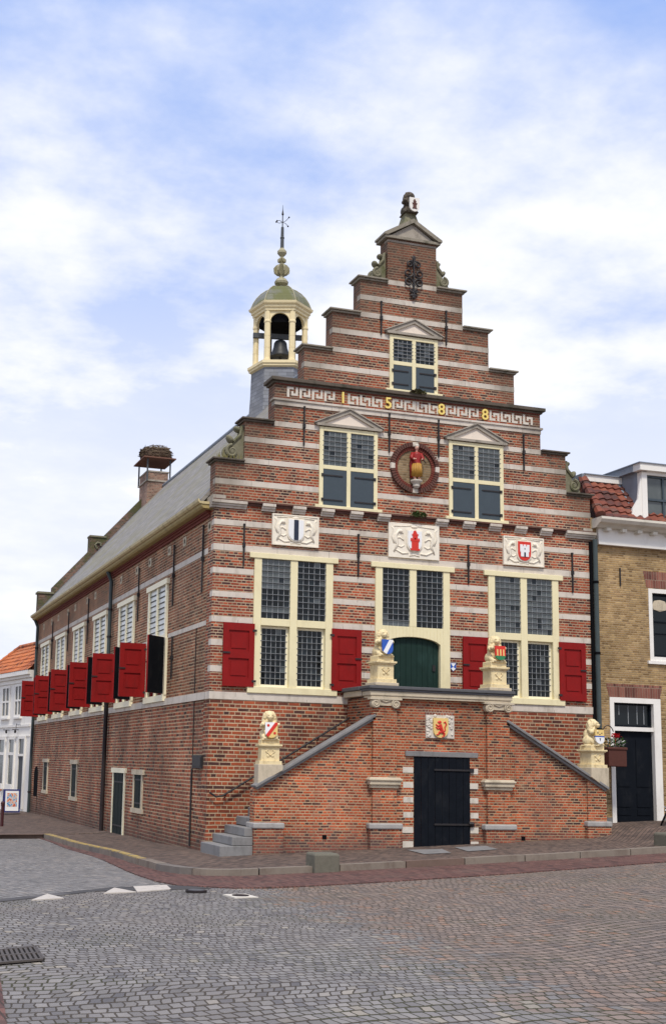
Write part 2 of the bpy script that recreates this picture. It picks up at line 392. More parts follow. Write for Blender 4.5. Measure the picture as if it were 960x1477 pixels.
M['g2'] = glassmat('old_glass_grey', (.085,.098,.097), .15)
M['g3'] = glassmat('old_glass_pale', (.10,.115,.12), .2)
M['g4'] = glassmat('old_glass_painted_sky_dim', (.36,.385,.37), .15, .6)  # dimmer sky reflection of the side panes, put into the base colour
M['g5'] = glassmat('old_glass_painted_sky', (.56,.585,.55), .2, .5)  # pale base colour paints the sky's reflection on the side windows
def slate(name, col, H, L, moss, amt, dark=.6):
    n = NT(name); p, nor = n.pos(); x, y, z = n.sep(p); nx, ny, nz = n.sep(nor)
    side = n.math('GREATER_THAN', n.math('ABSOLUTE', nx), n.math('ABSOLUTE', ny))
    u = n.math('ADD', n.math('MULTIPLY', x, n.math('SUBTRACT', 1.0, side)), n.math('MULTIPLY', y, side))
    vr = n.math('DIVIDE', z, H); row = n.math('FLOOR', vr); fv = n.math('SUBTRACT', vr, row)
    ur = n.math('DIVIDE', n.math('ADD', u, n.math('MULTIPLY', n.math('FLOORED_MODULO', row, 2.0), L/2)), L)
    cl = n.math('FLOOR', ur); fu = n.math('SUBTRACT', ur, cl)
    rnd = n.white(n.comb(cl, row, 1.0))
    c = n.mix(rnd, tuple(v*.78 for v in col), tuple(v*1.2 for v in col))
    c = n.mix(n.math('MULTIPLY', n.math('GREATER_THAN', fv, .86), dark), c, tuple(v*.35 for v in col))
    c = n.mix(n.math('MULTIPLY', n.math('LESS_THAN', fu, .05), dark*.8), c, tuple(v*.4 for v in col))
    st = n.noise(n.scale(p, (.5, .25, .5)), 1.6, 6, .7)
    c = n.mix(n.math('MULTIPLY', n.step(st, .44, .62), amt), c, moss)
    n.bump(n.math('ADD', n.math('SUBTRACT', 1.0, fv), n.math('MULTIPLY', rnd, .5)), .35, .012)
    return n.done(c, .75, .25)
M['slate'] = slate('worn_grey_slate', (.245,.228,.205), .13, .24, (.215,.195,.11), .6, .5)
M['slate_b'] = slate('blue_slate', (.215,.225,.25), .125, .26, (.24,.235,.22), .35, .55)
M['dome'] = slate('mossy_lead_dome', (.20,.20,.17), .24, .9, (.13,.135,.04), .85, .5)
def pantile(name, cols):
    n = NT(name); p, _ = n.pos()
    x, y, z = n.sep(p)
    r = n.white(n.comb(n.math('FLOOR', n.math('MULTIPLY', n.math('ADD', x, y), 4.2)), n.math('FLOOR', n.math('MULTIPLY', z, 4.0)), 1.0))
    c = n.ramp(n.math('ADD', r, n.math('MULTIPLY', n.math('SUBTRACT', n.noise(p, 5, 4), .5), .6)), cols)
    n.bump(n.noise(p, 40, 3), .2, .01)
    return n.done(c, .7, .3)
M['tile_r'] = pantile('red_pantile', [(0,(.06,.036,.032)),(.3,(.115,.04,.03)),(.55,(.19,.055,.034)),(.85,(.25,.08,.045)),(1,(.13,.066,.05))])
M['tile_o'] = pantile('orange_pantile', [(0,(.20,.07,.04)),(.3,(.44,.13,.05)),(.7,(.56,.18,.06)),(1,(.42,.17,.08))])
# ground
M['setts'] = tilemat('grey_setts', .100, .170, .017, [(0,(.135,.128,.13)),(.08,(.195,.182,.176)),(.5,(.218,.204,.193)),(.92,(.24,.222,.206)),(1,(.31,.275,.225))], (.082,.066,.05), floor=True, bond='run', rot=4, shear=.14, wob=.034, bump=.8, tone=.16, rough=.85, second=[(0,(.145,.122,.11)),(.15,(.190,.152,.130)),(.55,(.222,.172,.143)),(.9,(.245,.187,.152)),(1,(.26,.158,.11))])
M['setts_side'] = tilemat('pale_fan_setts', .13, .15, .02, [(0,(.18,.175,.172)),(.4,(.25,.238,.226)),(.8,(.265,.25,.236)),(1,(.31,.28,.25))], (.085,.072,.062), floor=True, bond='run', rot=35, wob=.03, bump=.8, tone=.2, rough=.8)
M['klinker'] = tilemat('red_brick_gutter', .21, .07, .009, [(0,(.085,.047,.043)),(.3,(.122,.062,.054)),(.6,(.15,.073,.061)),(1,(.18,.094,.078))], (.065,.047,.04), floor=True, bond='run', rot=90, wob=.004, tone=.3, bump=.4, stain=((.15,.105,.085), .4))
M['pavers'] = tilemat('brown_pavement_bricks', .20, .10, .010, [(0,(.080,.060,.052)),(.3,(.112,.081,.067)),(.6,(.138,.098,.079)),(1,(.162,.113,.088))], (.058,.046,.039), floor=True, bond='run', rot=45, wob=.004, tone=.35, bump=.4, stain=((.17,.13,.10), .4))
M['kerb'] = mplain('granite_kerb', (.22,.185,.15), .85, .2, .25, 3, bump=.5, dirt=(.13,.095,.075), dsc=1.6, damt=.85)
M['kerb2'] = mplain('reddish_granite_kerb', (.16,.11,.088), .85, .2, .25, 3, bump=.5, dirt=(.13,.09,.07), dsc=1.6, damt=.85)
M['kerb3'] = mplain('grey_granite_kerb', (.175,.155,.137), .85, .2, .25, 3, bump=.5, dirt=(.13,.105,.09), dsc=1.6, damt=.85)
def worn(name, col, thr):
    n = NT(name); p, _ = n.pos()
    c = n.mix(n.noise(p, 8, 5, .7), tuple(v*.7 for v in col), col)
    c = n.mix(n.step(n.noise(p, 6, 8, .8), thr, thr+.10), c, (.17,.15,.13))
    return n.done(c, .8, .2)
M['yellow'] = worn('worn_yellow_paint', (.50,.35,.10), .47)
M['marking'] = worn('worn_white_paint', (.62,.56,.49), .56)
M['band'] = tilemat('dark_slab_band', .75, 5.0, .02, [(0,(.065,.062,.062)),(1,(.11,.104,.102))], (.04,.036,.033), floor=True, bond='run', rot=45, wob=.001, bump=.3)

# ------------------------------------------------------------------ ground
def sst(a, b, t):
    t = min(max((t-a)/(b-a), 0), 1); return t*t*(3-2*t)
def g(x, y):
    b = -.57 + .048*(min(max(x, -1), 40)-.7)
    if x < -1: b += .01*(max(x, -60)+1)
    if y < -3: b += -.02*(max(y, -60)+3)
    else: b += -.006*(min(y, 80)+3) - .08*sst(0, 6, y)
    return b
def hs(x, y): return g(x, y) + .13 + .22*sst(8.7, 10.3, x)
def frange(a, b, st):
    n = max(1, int(round((b-a)/st))); return [a+(b-a)*i/n for i in range(n+1)]
def sheet(xs, ys, f, keep=None):
    mb = MB(); idx = {}
    for i, x in enumerate(xs):
        for j, y in enumerate(ys): idx[i, j] = len(mb.v); mb.v.append((x, y, f(x, y)))
    for i in range(len(xs)-1):
        for j in range(len(ys)-1):
            mi = keep((xs[i]+xs[i+1])/2, (ys[j]+ys[j+1])/2) if keep else 0
            if mi is None: continue
            mb.f.append([idx[i,j], idx[i+1,j], idx[i+1,j+1], idx[i,j+1]]); mb.m.append(mi)
    return mb
xs = [-400, -150, -60, -30, -18] + frange(-12, -1, .5) + frange(-1, 14, .5)[1:] + [18, 25, 40, 60, 150, 400]
ys = [-400, -150, -60, -40] + frange(-30, -3, .5) + frange(-3, 0, .5)[1:] + frange(0, 6, .5)[1:] + frange(6, 30, .75)[1:] + [40, 80, 150, 400]
struct(sheet(xs, ys, g).build('cobbled_street', M['setts']))
def dens(pl, st=.4):
    out = []
    for a, b in zip(pl, pl[1:]):
        k = max(1, int(math.hypot(b[0]-a[0], b[1]-a[1])/st))
        out += [(a[0]+(b[0]-a[0])*i/k, a[1]+(b[1]-a[1])*i/k) for i in range(k)]
    return out + [pl[-1]]
def skirt(mb, pl, dz, f=None):
    f = f or (lambda x, y: g(x, y)+dz)
    for p, q in zip(pl, pl[1:]): mb.quad((*p, f(*p)), (*q, f(*q)), (*q, f(*q)-.06), (*p, f(*p)-.06))
def polysheet(name, poly, mat, dz, st=.3):
    """a flat paving piece draped on the street: rows of the polygon cut at fine steps"""
    mb = MB(); n = len(poly)
    y0 = min(p[1] for p in poly); y1 = max(p[1] for p in poly)
    def span(y):
        c = []
        for i in range(n):
            a, b = poly[i], poly[(i+1) % n]
            if (a[1] <= y < b[1]) or (b[1] <= y < a[1]):
                c.append(a[0] + (b[0]-a[0])*(y-a[1])/(b[1]-a[1]))
        return (min(c), max(c)) if len(c) > 1 else None
    rows = [y0+1e-5] + sorted(set([p[1] for p in poly if y0 < p[1] < y1] + frange(y0, y1, st)[1:-1])) + [y1-1e-5]
    for a, b in zip(rows, rows[1:]):
        s1, s2 = span(a), span(b-1e-7)
        if not s1 or not s2: continue
        k = max(1, int(max(s1[1]-s1[0], s2[1]-s2[0])/st))
        for i in range(k):
            t0, t1 = i/k, (i+1)/k
            P = [(s1[0]+(s1[1]-s1[0])*t0, a), (s1[0]+(s1[1]-s1[0])*t1, a), (s2[0]+(s2[1]-s2[0])*t1, b), (s2[0]+(s2[1]-s2[0])*t0, b)]
            mb.quad(*[(x, y, g(x, y)+dz) for x, y in P])
    skirt(mb, dens(poly+[poly[0]], .3), dz)
    return struct(mb.build(name, mat))
polysheet('side_street_cobbles', [(-2.6,-6.4), (-2.5,-3.5), (-2.3,0), (-2.1,9.6), (-30,10.2), (-30,-31), (-12,-14.2), (-5.6,-8.75)], M['setts_side'], .008, .5)
polysheet('brick_forecourt', [(-6.45,-15.6), (-6.75,-18.5), (-7.6,-26), (-20,-26), (-20,-15.6)], M['klinker'], .012, .5)
# gutter of red clinkers along the kerb
def ribbon(name, A, B, mat, f, k=3):
    mb = MB()
    for (a0, a1), (b0, b1) in zip(zip(A, A[1:]), zip(B, B[1:])):
        for i in range(k):
            P = []
            for (p, q), t in (((a0, b0), i/k), ((a0, b0), (i+1)/k), ((a1, b1), (i+1)/k), ((a1, b1), i/k)):
                x = p[0]+(q[0]-p[0])*t; y = p[1]+(q[1]-p[1])*t; P.append((x, y, f(x, y)))
            mb.quad(*P)
    for pl in (A, B, [A[0], B[0]], [A[-1], B[-1]]): skirt(mb, pl, 0, f)
    return struct(mb.build(name, mat))
def dens_(pl, st=.4):
    out = []
    for a, b in zip(pl, pl[1:]):
        k = max(1, int(math.hypot(b[0]-a[0], b[1]-a[1])/st))
        out += [(a[0]+(b[0]-a[0])*i/k, a[1]+(b[1]-a[1])*i/k) for i in range(k)]
    return out + [pl[-1]]
KC = [(-2.05,9.6), (-1.98,7.5), (-1.93,5), (-1.9,2), (-1.88,-1.5), (-1.82,-3.2), (-1.66,-4.0), (-1.3,-4.55), (-.75,-4.85), (0,-4.95), (.8,-5.0), (1.9,-5.05), (3.4,-5.08), (5.7,-5.06), (8.4,-4.95), (12,-4.9), (30,-4.9)]
IC = [(-2.15,9.6), (-2.12,7.5), (-2.2,5), (-2.25,2), (-2.35,-1.5), (-2.48,-4.2), (-2.5,-5.6), (-2.35,-6.6), (-1.6,-7.3), (-.3,-7.42), (.8,-7.45), (1.9,-7.4), (3.4,-7.3), (5.7,-7.0), (8.4,-6.5), (12,-6.3), (30,-6.3)]
def pair(A, B, st=.4):
    a2, b2 = [], []
    for i in range(len(A)-1):
        k = max(1, int(math.hypot(A[i+1][0]-A[i][0], A[i+1][1]-A[i][1])/st))
        for j in range(k):
            t = j/k
            a2.append(tuple(A[i][q]+(A[i+1][q]-A[i][q])*t for q in (0,1))); b2.append(tuple(B[i][q]+(B[i+1][q]-B[i][q])*t for q in (0,1)))
    return a2+[A[-1]], b2+[B[-1]]
a, b = pair(KC, IC); ribbon('red_brick_gutter_strip', a, b, M['klinker'], lambda x, y: g(x, y)+.018, 4)
# pavement
PI_ = [(.3,9.6), (.3,7.5), (.3,5), (.3,2), (.3,.5), (.3,.4), (.3,.35), (.32,.3), (.35,.3), (.5,.3), (.8,.3), (1.9,.3), (3.4,.3), (5.7,.3), (8.4,.3), (12,.3), (30,.3)]
def inset(pl, d):
    out = []
    for i, p in enumerate(pl):
        a, b = Vector(pl[max(i-1,0)]), Vector(pl[min(i+1,len(pl)-1)]); t = (b-a).normalized()
        out.append((p[0]-t.y*d, p[1]+t.x*d))
    return out
KI = inset(KC, .24)
a, b = pair(KI, PI_); ribbon('brick_pavement', a, b, M['pavers'], hs, 12)
# pedestrian street beyond the side kerb
struct(sheet([-60,-30]+frange(-14, .3, .75)+[6,30], [9.55]+frange(10.2, 40, .75)+[80,200], lambda x, y: g(x, max(y,10.05))+.125).build('side_pavement', M['pavers']))
def kerbmesh(K, I, mb):
    a, b = pair(K, I, .3)
    for n_, ((k0, k1), (i0, i1)) in enumerate(zip(zip(a, a[1:]), zip(b, b[1:]))):
        if n_ % 4 == 3:
            k1 = tuple(p+(q-p)*.93 for p, q in zip(k0, k1)); i1 = tuple(p+(q-p)*.93 for p, q in zip(i0, i1))
        if n_ % 4 == 0: jit = random.uniform(-.006, .008); mb.mi = random.choice((0,0,1,2))
        def T(p, dz=.008): return (p[0], p[1], hs(*p)+dz+jit)
        def Bt(p): return (p[0], p[1], g(*p)-.1)
        mb.quad(T(k0), T(k1), T(i1), T(i0)); mb.quad(Bt(k0), Bt(k1), T(k1), T(k0)); mb.quad(T(i0), T(i1), Bt(i1), Bt(i0)); mb.quad(T(k1), Bt(k1), Bt(i1), T(i1)); mb.quad(T(k0), T(i0), Bt(i0), Bt(k0))
mb = MB(); kerbmesh(KC, KI, mb); 
for i, (x, y) in enumerate([(-2.05,9.6)]): pass
KL = [(-30,10.0), (-14,9.95), (-5,9.9), (-2.05,9.6)]; kerbmesh(KL, [(-30,10.3), (-14,10.25), (-5,10.2), (-1.9,9.9)], mb)
struct(mb.build('stone_kerb', [M['kerb'], M['kerb2'], M['kerb3']]))
yk = KC[0:5]; yi = inset(yk, .15)
a, b = pair([(p[0]+.012, p[1]) for p in yk], [(p[0]+.19, p[1]) for p in yk]); ribbon('yellow_kerb_marking', a, b, M['yellow'], lambda x, y: hs(x, y)+.020, 1)
# band of slabs and white give-way teeth
a, b = pair([(-9.5,-12.6), (-5.72,-8.98), (-3.9,-7.4), (-2.0,-7.25)], [(-9.0,-12.2), (-5.25,-8.2), (-3.5,-6.7), (-2.2,-6.55)])
ribbon('slab_band', b, a, M['band'], lambda x, y: g(x, y)+.011, 2)
def flat(name, pts, mat, dz=.016):
    mb = MB(); mb.add([(x, y, g(x, y)+dz) for x, y in pts], [tuple(range(len(pts)))]); skirt(mb, list(pts)+[pts[0]], dz); return struct(mb.build(name, mat))
flat('white_road_marking', [(-5.14,-8.77), (-4.63,-8.54), (-4.75,-7.79)], M['marking'])
flat('white_road_marking', [(-3.89,-7.84), (-3.35,-7.69), (-3.51,-6.84)], M['marking'])
flat('white_road_marking', [(-3.33,-7.69), (-2.68,-7.29), (-2.54,-6.45), (-3.15,-6.63)], M['marking'])
for pts in ([(3.63,-3.51), (4.23,-3.51), (4.56,-2.45), (3.85,-2.2)], [(4.69,-3.37), (5.47,-3.22), (5.74,-2.19), (5.0,-2.15)]):
    mb = MB(); mb.add([(x, y, hs(x, y)+.010) for x, y in pts], [(0,1,2,3)]); struct(mb.build('paving_slab', M['stone_grey']))

# ------------------------------------------------------------------ town hall
TH = thing('town_hall', 'old brick town hall with stepped gable, pale stone bands and red shutters', 'town hall', (5, 0, -.4))
HW = [(-1.2, 2.88, 5.0), (2.88, 8.39, 5.0), (8.39, 9.43, 4.31), (9.43, 10.5, 3.59), (10.5, 11.42, 2.85), (11.42, 12.44, 2.13), (12.44, 13.38, 1.40), (13.38, 14.64, .67)]
LW = [1.97, 5.02, 8.03]           # centres of the tall ground floor windows
UW = [3.32, 6.75]
holes = []
for c in LW: holes.append((c-.98, c+.98, 3.13, 6.2))
for c in UW: holes.append((c-.75, c+.75, 7.57, 9.5))
holes.append((5.04-.65, 5.04+.65, 10.65, 12.05))
def wallgrid(zlo, zhi, hw_fn, holes, y0, y1, mb):
    xs = {5.0}; zs = {zlo, zhi}
    for z0, z1, h in HW:
        xs |= {5-h, 5+h}
        for z in (z0, z1):
            if zlo <= z <= zhi: zs.add(z)
    for h in holes:
        xs |= {h[0], h[1]}
        for z in (h[2], h[3]):
            if zlo < z < zhi: zs.add(z)
    xs = sorted(xs); zs = sorted(zs)
    def fill(i, j):
        if i < 0 or j < 0 or i >= len(xs)-1 or j >= len(zs)-1: return False
        x = (xs[i]+xs[i+1])/2; z = (zs[j]+zs[j+1])/2
        if abs(x-5) > hw_fn(z): return False
        return not any(h[0] < x < h[1] and h[2] < z < h[3] for h in holes)
    for i in range(len(xs)-1):
        for j in range(len(zs)-1):
            if not fill(i, j): continue
            a, b, c, d = xs[i], xs[i+1], zs[j], zs[j+1]
            mb.quad((a,y0,c), (b,y0,c), (b,y0,d), (a,y0,d)); mb.quad((b,y1,c), (a,y1,c), (a,y1,d), (b,y1,d))
            if not fill(i-1, j): mb.quad((a,y1,c), (a,y0,c), (a,y0,d), (a,y1,d))
            if not fill(i+1, j): mb.quad((b,y0,c), (b,y1,c), (b,y1,d), (b,y0,d))
            if not fill(i, j+1): mb.quad((a,y0,d), (b,y0,d), (b,y1,d), (a,y1,d))
            if not fill(i, j-1): mb.quad((a,y1,c), (b,y1,c), (b,y0,c), (a,y0,c))
def hwz(z):
    for a, b, h in HW:
        if a <= z < b: return h
    return 0
mb = MB(); wallgrid(2.88, 14.64, hwz, holes, 0.0, .45, mb); mb.build('front_wall', M['brick_front'], TH)
mb = MB(); wallgrid(-1.2, 2.88, hwz, [], -.02, .45, mb); mb.build('basement_wall', M['brick_base'], TH)
# stone bands
def cut(segs, a, b):
    out = []
    for s0, s1 in segs:
        if b <= s0 or a >= s1: out.append((s0, s1))
        else:
            if a > s0: out.append((s0, a))
            if b < s1: out.append((b, s1))
    return out
PLQ = [(1.40, 2.56, 6.52, 7.26), (4.37, 5.71, 6.45, 7.30), (7.47, 8.60, 6.48, 7.21)]
BANDS = [(2.88,3.05), (3.50,3.64), (4.10,4.24), (4.64,4.77), (5.22,5.35), (5.77,5.90), (6.305,6.455), (6.90,7.03), (7.87,8.0), (8.42,8.545), (8.94,9.065), (9.395,9.52), (9.92,10.08), (10.96,11.09), (11.43,11.555), (11.91,12.04), (12.42,12.55), (12.87,13.0), (13.36,13.48), (14.5,14.555)]
for z0, z1 in BANDS:
    zc = (z0+z1)/2; h = hwz(zc)
    segs = [(5-h-.004, 5+h+.004)]
    if z0 < 3.0: segs = [(5-h-.02, 5+h+.02)]
    elif z0 < 4.6: segs = cut(segs, 4.03, 6.0)
    for c in LW:
        if 3.1 < zc < 6.2: segs = cut(segs, c-.982, c+.982)
        if 3.2 < zc < 4.62:
            if c != LW[1]: segs = cut(segs, c-1.70, c-.9); segs = cut(segs, c+.9, c+1.70)
    for c in UW:
        if 7.5 < zc < 9.52: segs = cut(segs, c-.757, c+.757)
        if 9.5 < zc < 9.9: segs = cut(segs, c-.85, c+.85)
    if 10.6 < zc < 12.1: segs = cut(segs, 5.04-.657, 5.04+.657)
    for p in PLQ:
        if p[2] < zc < p[3]: segs = cut(segs, p[0], p[1])
    if 8.09 < zc < 9.32:
        w = math.sqrt(max(0, 1-((zc-8.705)/.62)**2))*.63; segs = cut(segs, 5.055-w, 5.055+w)
    for s0, s1 in segs:
        mb = MB()
        y = -.006 if z0 > 3 else -.035
        if 9.9 < zc < 10.1: y = -.03
        mb.box(s0, s1, y, .02 if abs(abs(s0-5)-h) > .05 and abs(abs(s1-5)-h) > .05 else .2, z0, z1)
        if 9.9 < zc < 10.1: mb.box(5-h-.05, 5+h+.05, -.06, .2, z1-.045, z1+.004)
        mb.build('stone_band', M['stone'], TH)
# step copings
for (z0, z1, h), nh in zip(HW[1:7], [4.31, 3.59, 2.85, 2.13, 1.40, .67]):
    if abs(z1-10.5) < .01: continue
    for sgn in (-1, 1):
        mb = MB()
        a, b = 5+sgn*(h+.05), 5+sgn*(nh+.0); a2 = 5+sgn*(h+.10)
        m = M['stone_cop'] if h > 4 else M['stone_dark']
        mb.box(a, b, -.045, .50, z1+.0, z1+.05); mb.box(a2, b, -.09, .53, z1+.05, z1+.095)
        mb.build('step_coping', m, TH, bevel=.012)
# long moulding above the fret frieze, with a row of soldier bricks below it
mb = MB(); mb.box(1.36, 8.64, -.05, .5, 10.455, 10.51); mb.box(1.30, 8.70, -.11, .54, 10.51, 10.60); mb.build('frieze_coping', M['stone_cop'], TH, bevel=.012)
mb = MB()
for i in range(98): mb.box(1.43+i*.073, 1.43+i*.073+.058, -.035, 0.01, 10.43, 10.46)
mb.build('dentil_course', M['brick_red'], TH)
# Greek fret
def unit(mb, x, flip):
    Z0, H, W = 10.145, .255, .30
    def bx(u0, u1, v0, v1):
        if flip: v0, v1 = 1-v1, 1-v0
        mb.box(x+u0*W, x+u1*W, -.008, .01, Z0+v0*H, Z0+v1*H)
    bx(0, .2, 0, 1); bx(.2, .56, .78, 1); bx(.36, .54, .40, .60); bx(.36, .74, .18, .40); bx(.74, .93, .18, 1.0)
for x0, n_, fl in ((1.72, 4, 0), (3.29, 3, 1), (4.47, 2, 0), (5.13, 2, 1), (5.92, 3, 0), (7.14, 4, 1)):
    mb = MB()
    for i in range(n_): unit(mb, x0+i*.318, fl)
    if x0 == 5.13: mb.box(5.075, 5.11, -.008, .01, 10.145, 10.40)
    mb.build('fret_panel', M['stone_white'], TH)
def text_mesh(ch, h, depth):
    cu = bpy.data.curves.new('t', 'FONT'); cu.body = ch; cu.extrude = depth; cu.align_x = 'CENTER'; cu.offset = .012
    o = bpy.data.objects.new('t', cu); COL.objects.link(o); bpy.context.view_layer.update()
    me = bpy.data.meshes.new_from_object(o.evaluated_get(bpy.context.evaluated_depsgraph_get()))
    bpy.data.objects.remove(o)
    zs = [v.co.y for v in me.vertices]; k = h/(max(zs)-min(zs)); mn = min(zs)
    for v in me.vertices: v.co = (v.co.x*k, -v.co.z, (v.co.y-mn)*k)
    me.materials.clear(); return me
for ch, x in (('1', 3.15), ('5', 4.35), ('8', 5.79), ('8', 7.0)):
    o = link_mesh('gilded_numeral', text_mesh(ch, .28, .02), M['gold'], TH, (x-5, -.03, 10.135+.4))
# cornice between the floors with corbel stones
mb = MB(); mb.box(-.03, 10.03, -.05, .1, 7.40, 7.46); mb.box(-.05, 10.05, -.10, .1, 7.46, 7.50)
mb.build('brick_cornice', M['brick_dark'], TH)
for x0, x1 in [(-.10, .76), (1.14,1.46), (1.90,2.22), (2.62,2.94), (3.36,3.68), (4.08,4.40), (5.62,5.94), (6.36,6.68), (7.08,7.40), (7.80,8.12), (8.52,8.84), (9.25,10.10)]:
    mb = MB(); e = .2 if (x0 < 0 or x1 > 10) else .0
    mb.box(x0, x1, -.045, e, 7.30, 7.352); mb.box(x0, x1, -.085, e, 7.352, 7.405); mb.box(x0, x1, -.125, e, 7.405, 7.47)
    mb.build('corbel_stone', M['stone'], TH)
mb = MB(); mb.box(-.06, .25, -.03, .5, 7.47, 7.6); mb.build('corner_stone', M['stone'], TH)
mb = MB(); mb.box(9.78, 10.04, -.03, .5, 7.47, 7.58); mb.build('corner_stone', M['stone'], TH)
# wall anchors
def anchor(x, z0, z1, y=0, side=False):
    mb = MB()
    def B(a, b, c, d, e, f):
        if side: mb.box(c, d, a, b, e, f)
        else: mb.box(a, b, c, d, e, f)
    B(x-.017, x+.017, y-.05, y-.012, z0, z1); zc = (z0+z1)/2
    B(x-.03, x+.03, y-.07, y+.01, zc-.05, zc+.05); B(x-.024, x+.024, y-.055, y-.01, z1-.03, z1+.01)
    mb.build('wall_anchor', M['iron'], TH)
for a in ((2.16,8.98,9.94), (4.38,9.03,10.0), (5.71,9.04,9.99), (8.09,8.93,9.86), (.72,5.97,6.95), (3.59,5.93,6.93), (6.51,5.94,6.89), (9.43,5.90,6.91), (4.15,12.01,12.87), (5.93,11.96,12.86)): anchor(*a)
# glazing
def panes(mb, x0, x1, z0, z1, nc, nr, y, pick, tilt=2.6):
    cw = (x1-x0)/nc; ch = (z1-z0)/nr
    for i in range(nc):
        for j in range(nr):
            mb.mi = pick(i, j, nc, nr)
            t = [random.uniform(-1,1)*tilt*.01*cw, random.uniform(-1,1)*tilt*.01*ch]
            a, b, c, d = x0+i*cw, x0+(i+1)*cw, z0+j*ch, z0+(j+1)*ch
            mb.quad((a, y-t[0]-t[1], c), (b, y+t[0]-t[1], c), (b, y+t[0]+t[1], d), (a, y-t[0]+t[1], d))
GL = ['g0','g1','g2','g3','g4']
def P_dark(i, j, nc, nr): return random.choices([0,1,2], [14,3,.4])[0]
def P_mix(i, j, nc, nr): return random.choices([0,1,2,3], [1,8,3,.3])[0]
def P_grey(i, j, nc, nr): return random.choices([1,2,3], [1,12,1])[0]
def P_greytop(i, j, nc, nr): return random.choices([1,2,3], [.5,12,1])[0] if j > nr*.45 or 0 < j < nr*.15 else random.choices([0,1], [8,2])[0]
def P_low(i, j, nc, nr): return 3 if j < 1 else random.choices([0,1,2], [12,3,.5])[0]
def leads(mb, x0, x1, z0, z1, nc, nr, y, bars=True, ext=.03):
    cw = (x1-x0)/nc; ch = (z1-z0)/nr
    mb.mi = 0
    for i in range(nc+1): mb.box(x0+i*cw-.0058, x0+i*cw+.0058, y-.012, y-.002, z0, z1)
    for j in range(1, nr): mb.box(x0, x1, y-.011, y-.003, z0+j*ch-.0058, z0+j*ch+.0058)
    if bars:
        mb.mi = 1
        for j in range(1, nr): mb.tube([(x0-ext, y-.035, z0+j*ch), (x1+ext, y-.035, z0+j*ch)], .009, 5)
def frame_rect(mb, x0, x1, z0, z1, w, y0, y1):
    mb.box(x0, x0+w, y0, y1, z0, z1); mb.box(x1-w, x1, y0, y1, z0, z1)
    mb.box(x0+w, x1-w, y0, y1, z0, z0+w); mb.box(x0+w, x1-w, y0, y1, z1-w, z1)
def shutter_leaf(mb, w, h, t, back=1):
    """leaf in local coords: hinge at u=0, u along width, v depth (0 = seen face), z up; panelled face"""
    def b(u0, u1, v0, v1, z0, z1): mb.box(u0, u1, v0, v1, z0, z1)
    s = .13; mb.mi = 0
    b(0, s, 0, t, 0, h); b(w-s, w, 0, t, 0, h); b(s, w-s, 0, t, 0, .19); b(s, w-s, 0, t, h-.17, h); b(s, w-s, 0, t, h*.5-.085, h*.5+.085)
    b(s, w-s, .028, t, .19, h*.5-.085); b(s, w-s, .028, t, h*.5+.085, h-.17)
    for z0, z1 in ((.19, h*.5-.085), (h*.5+.085, h-.17)): b(s+.06, w-s-.06, .012, .03, z0+.06, z1-.06)
    mb.mi = back; b(.004, w-.004, t+.001, t+.006, .004, h-.004)
    mb.mi = 2
    for z in (.13, h-.16): b(-.05, .05, -.012, 0.006, z-.025, z+.025)
    b(w-.16, w+.01, -.022, -.002, h*.5+.02, h*.5+.055)
def leaf_obj(w, h, hinge, ang, parent, mirror=False, t=.045, mats=None):
    mb = MB(); shutter_leaf(mb, w, h, t)
    ca, sa = math.cos(ang), math.sin(ang)
    vs = []
    for u, v, z in mb.v:
        if mirror: u = -u
        vs.append((hinge[0]+u*ca-v*sa, hinge[1]+u*sa+v*ca, hinge[2]+z))
    mb.v = vs
    if mirror: mb.f = [f[::-1] for f in mb.f]
    return mb.build('shutter', mats or [M['red'], M['green'], M['iron']], parent)
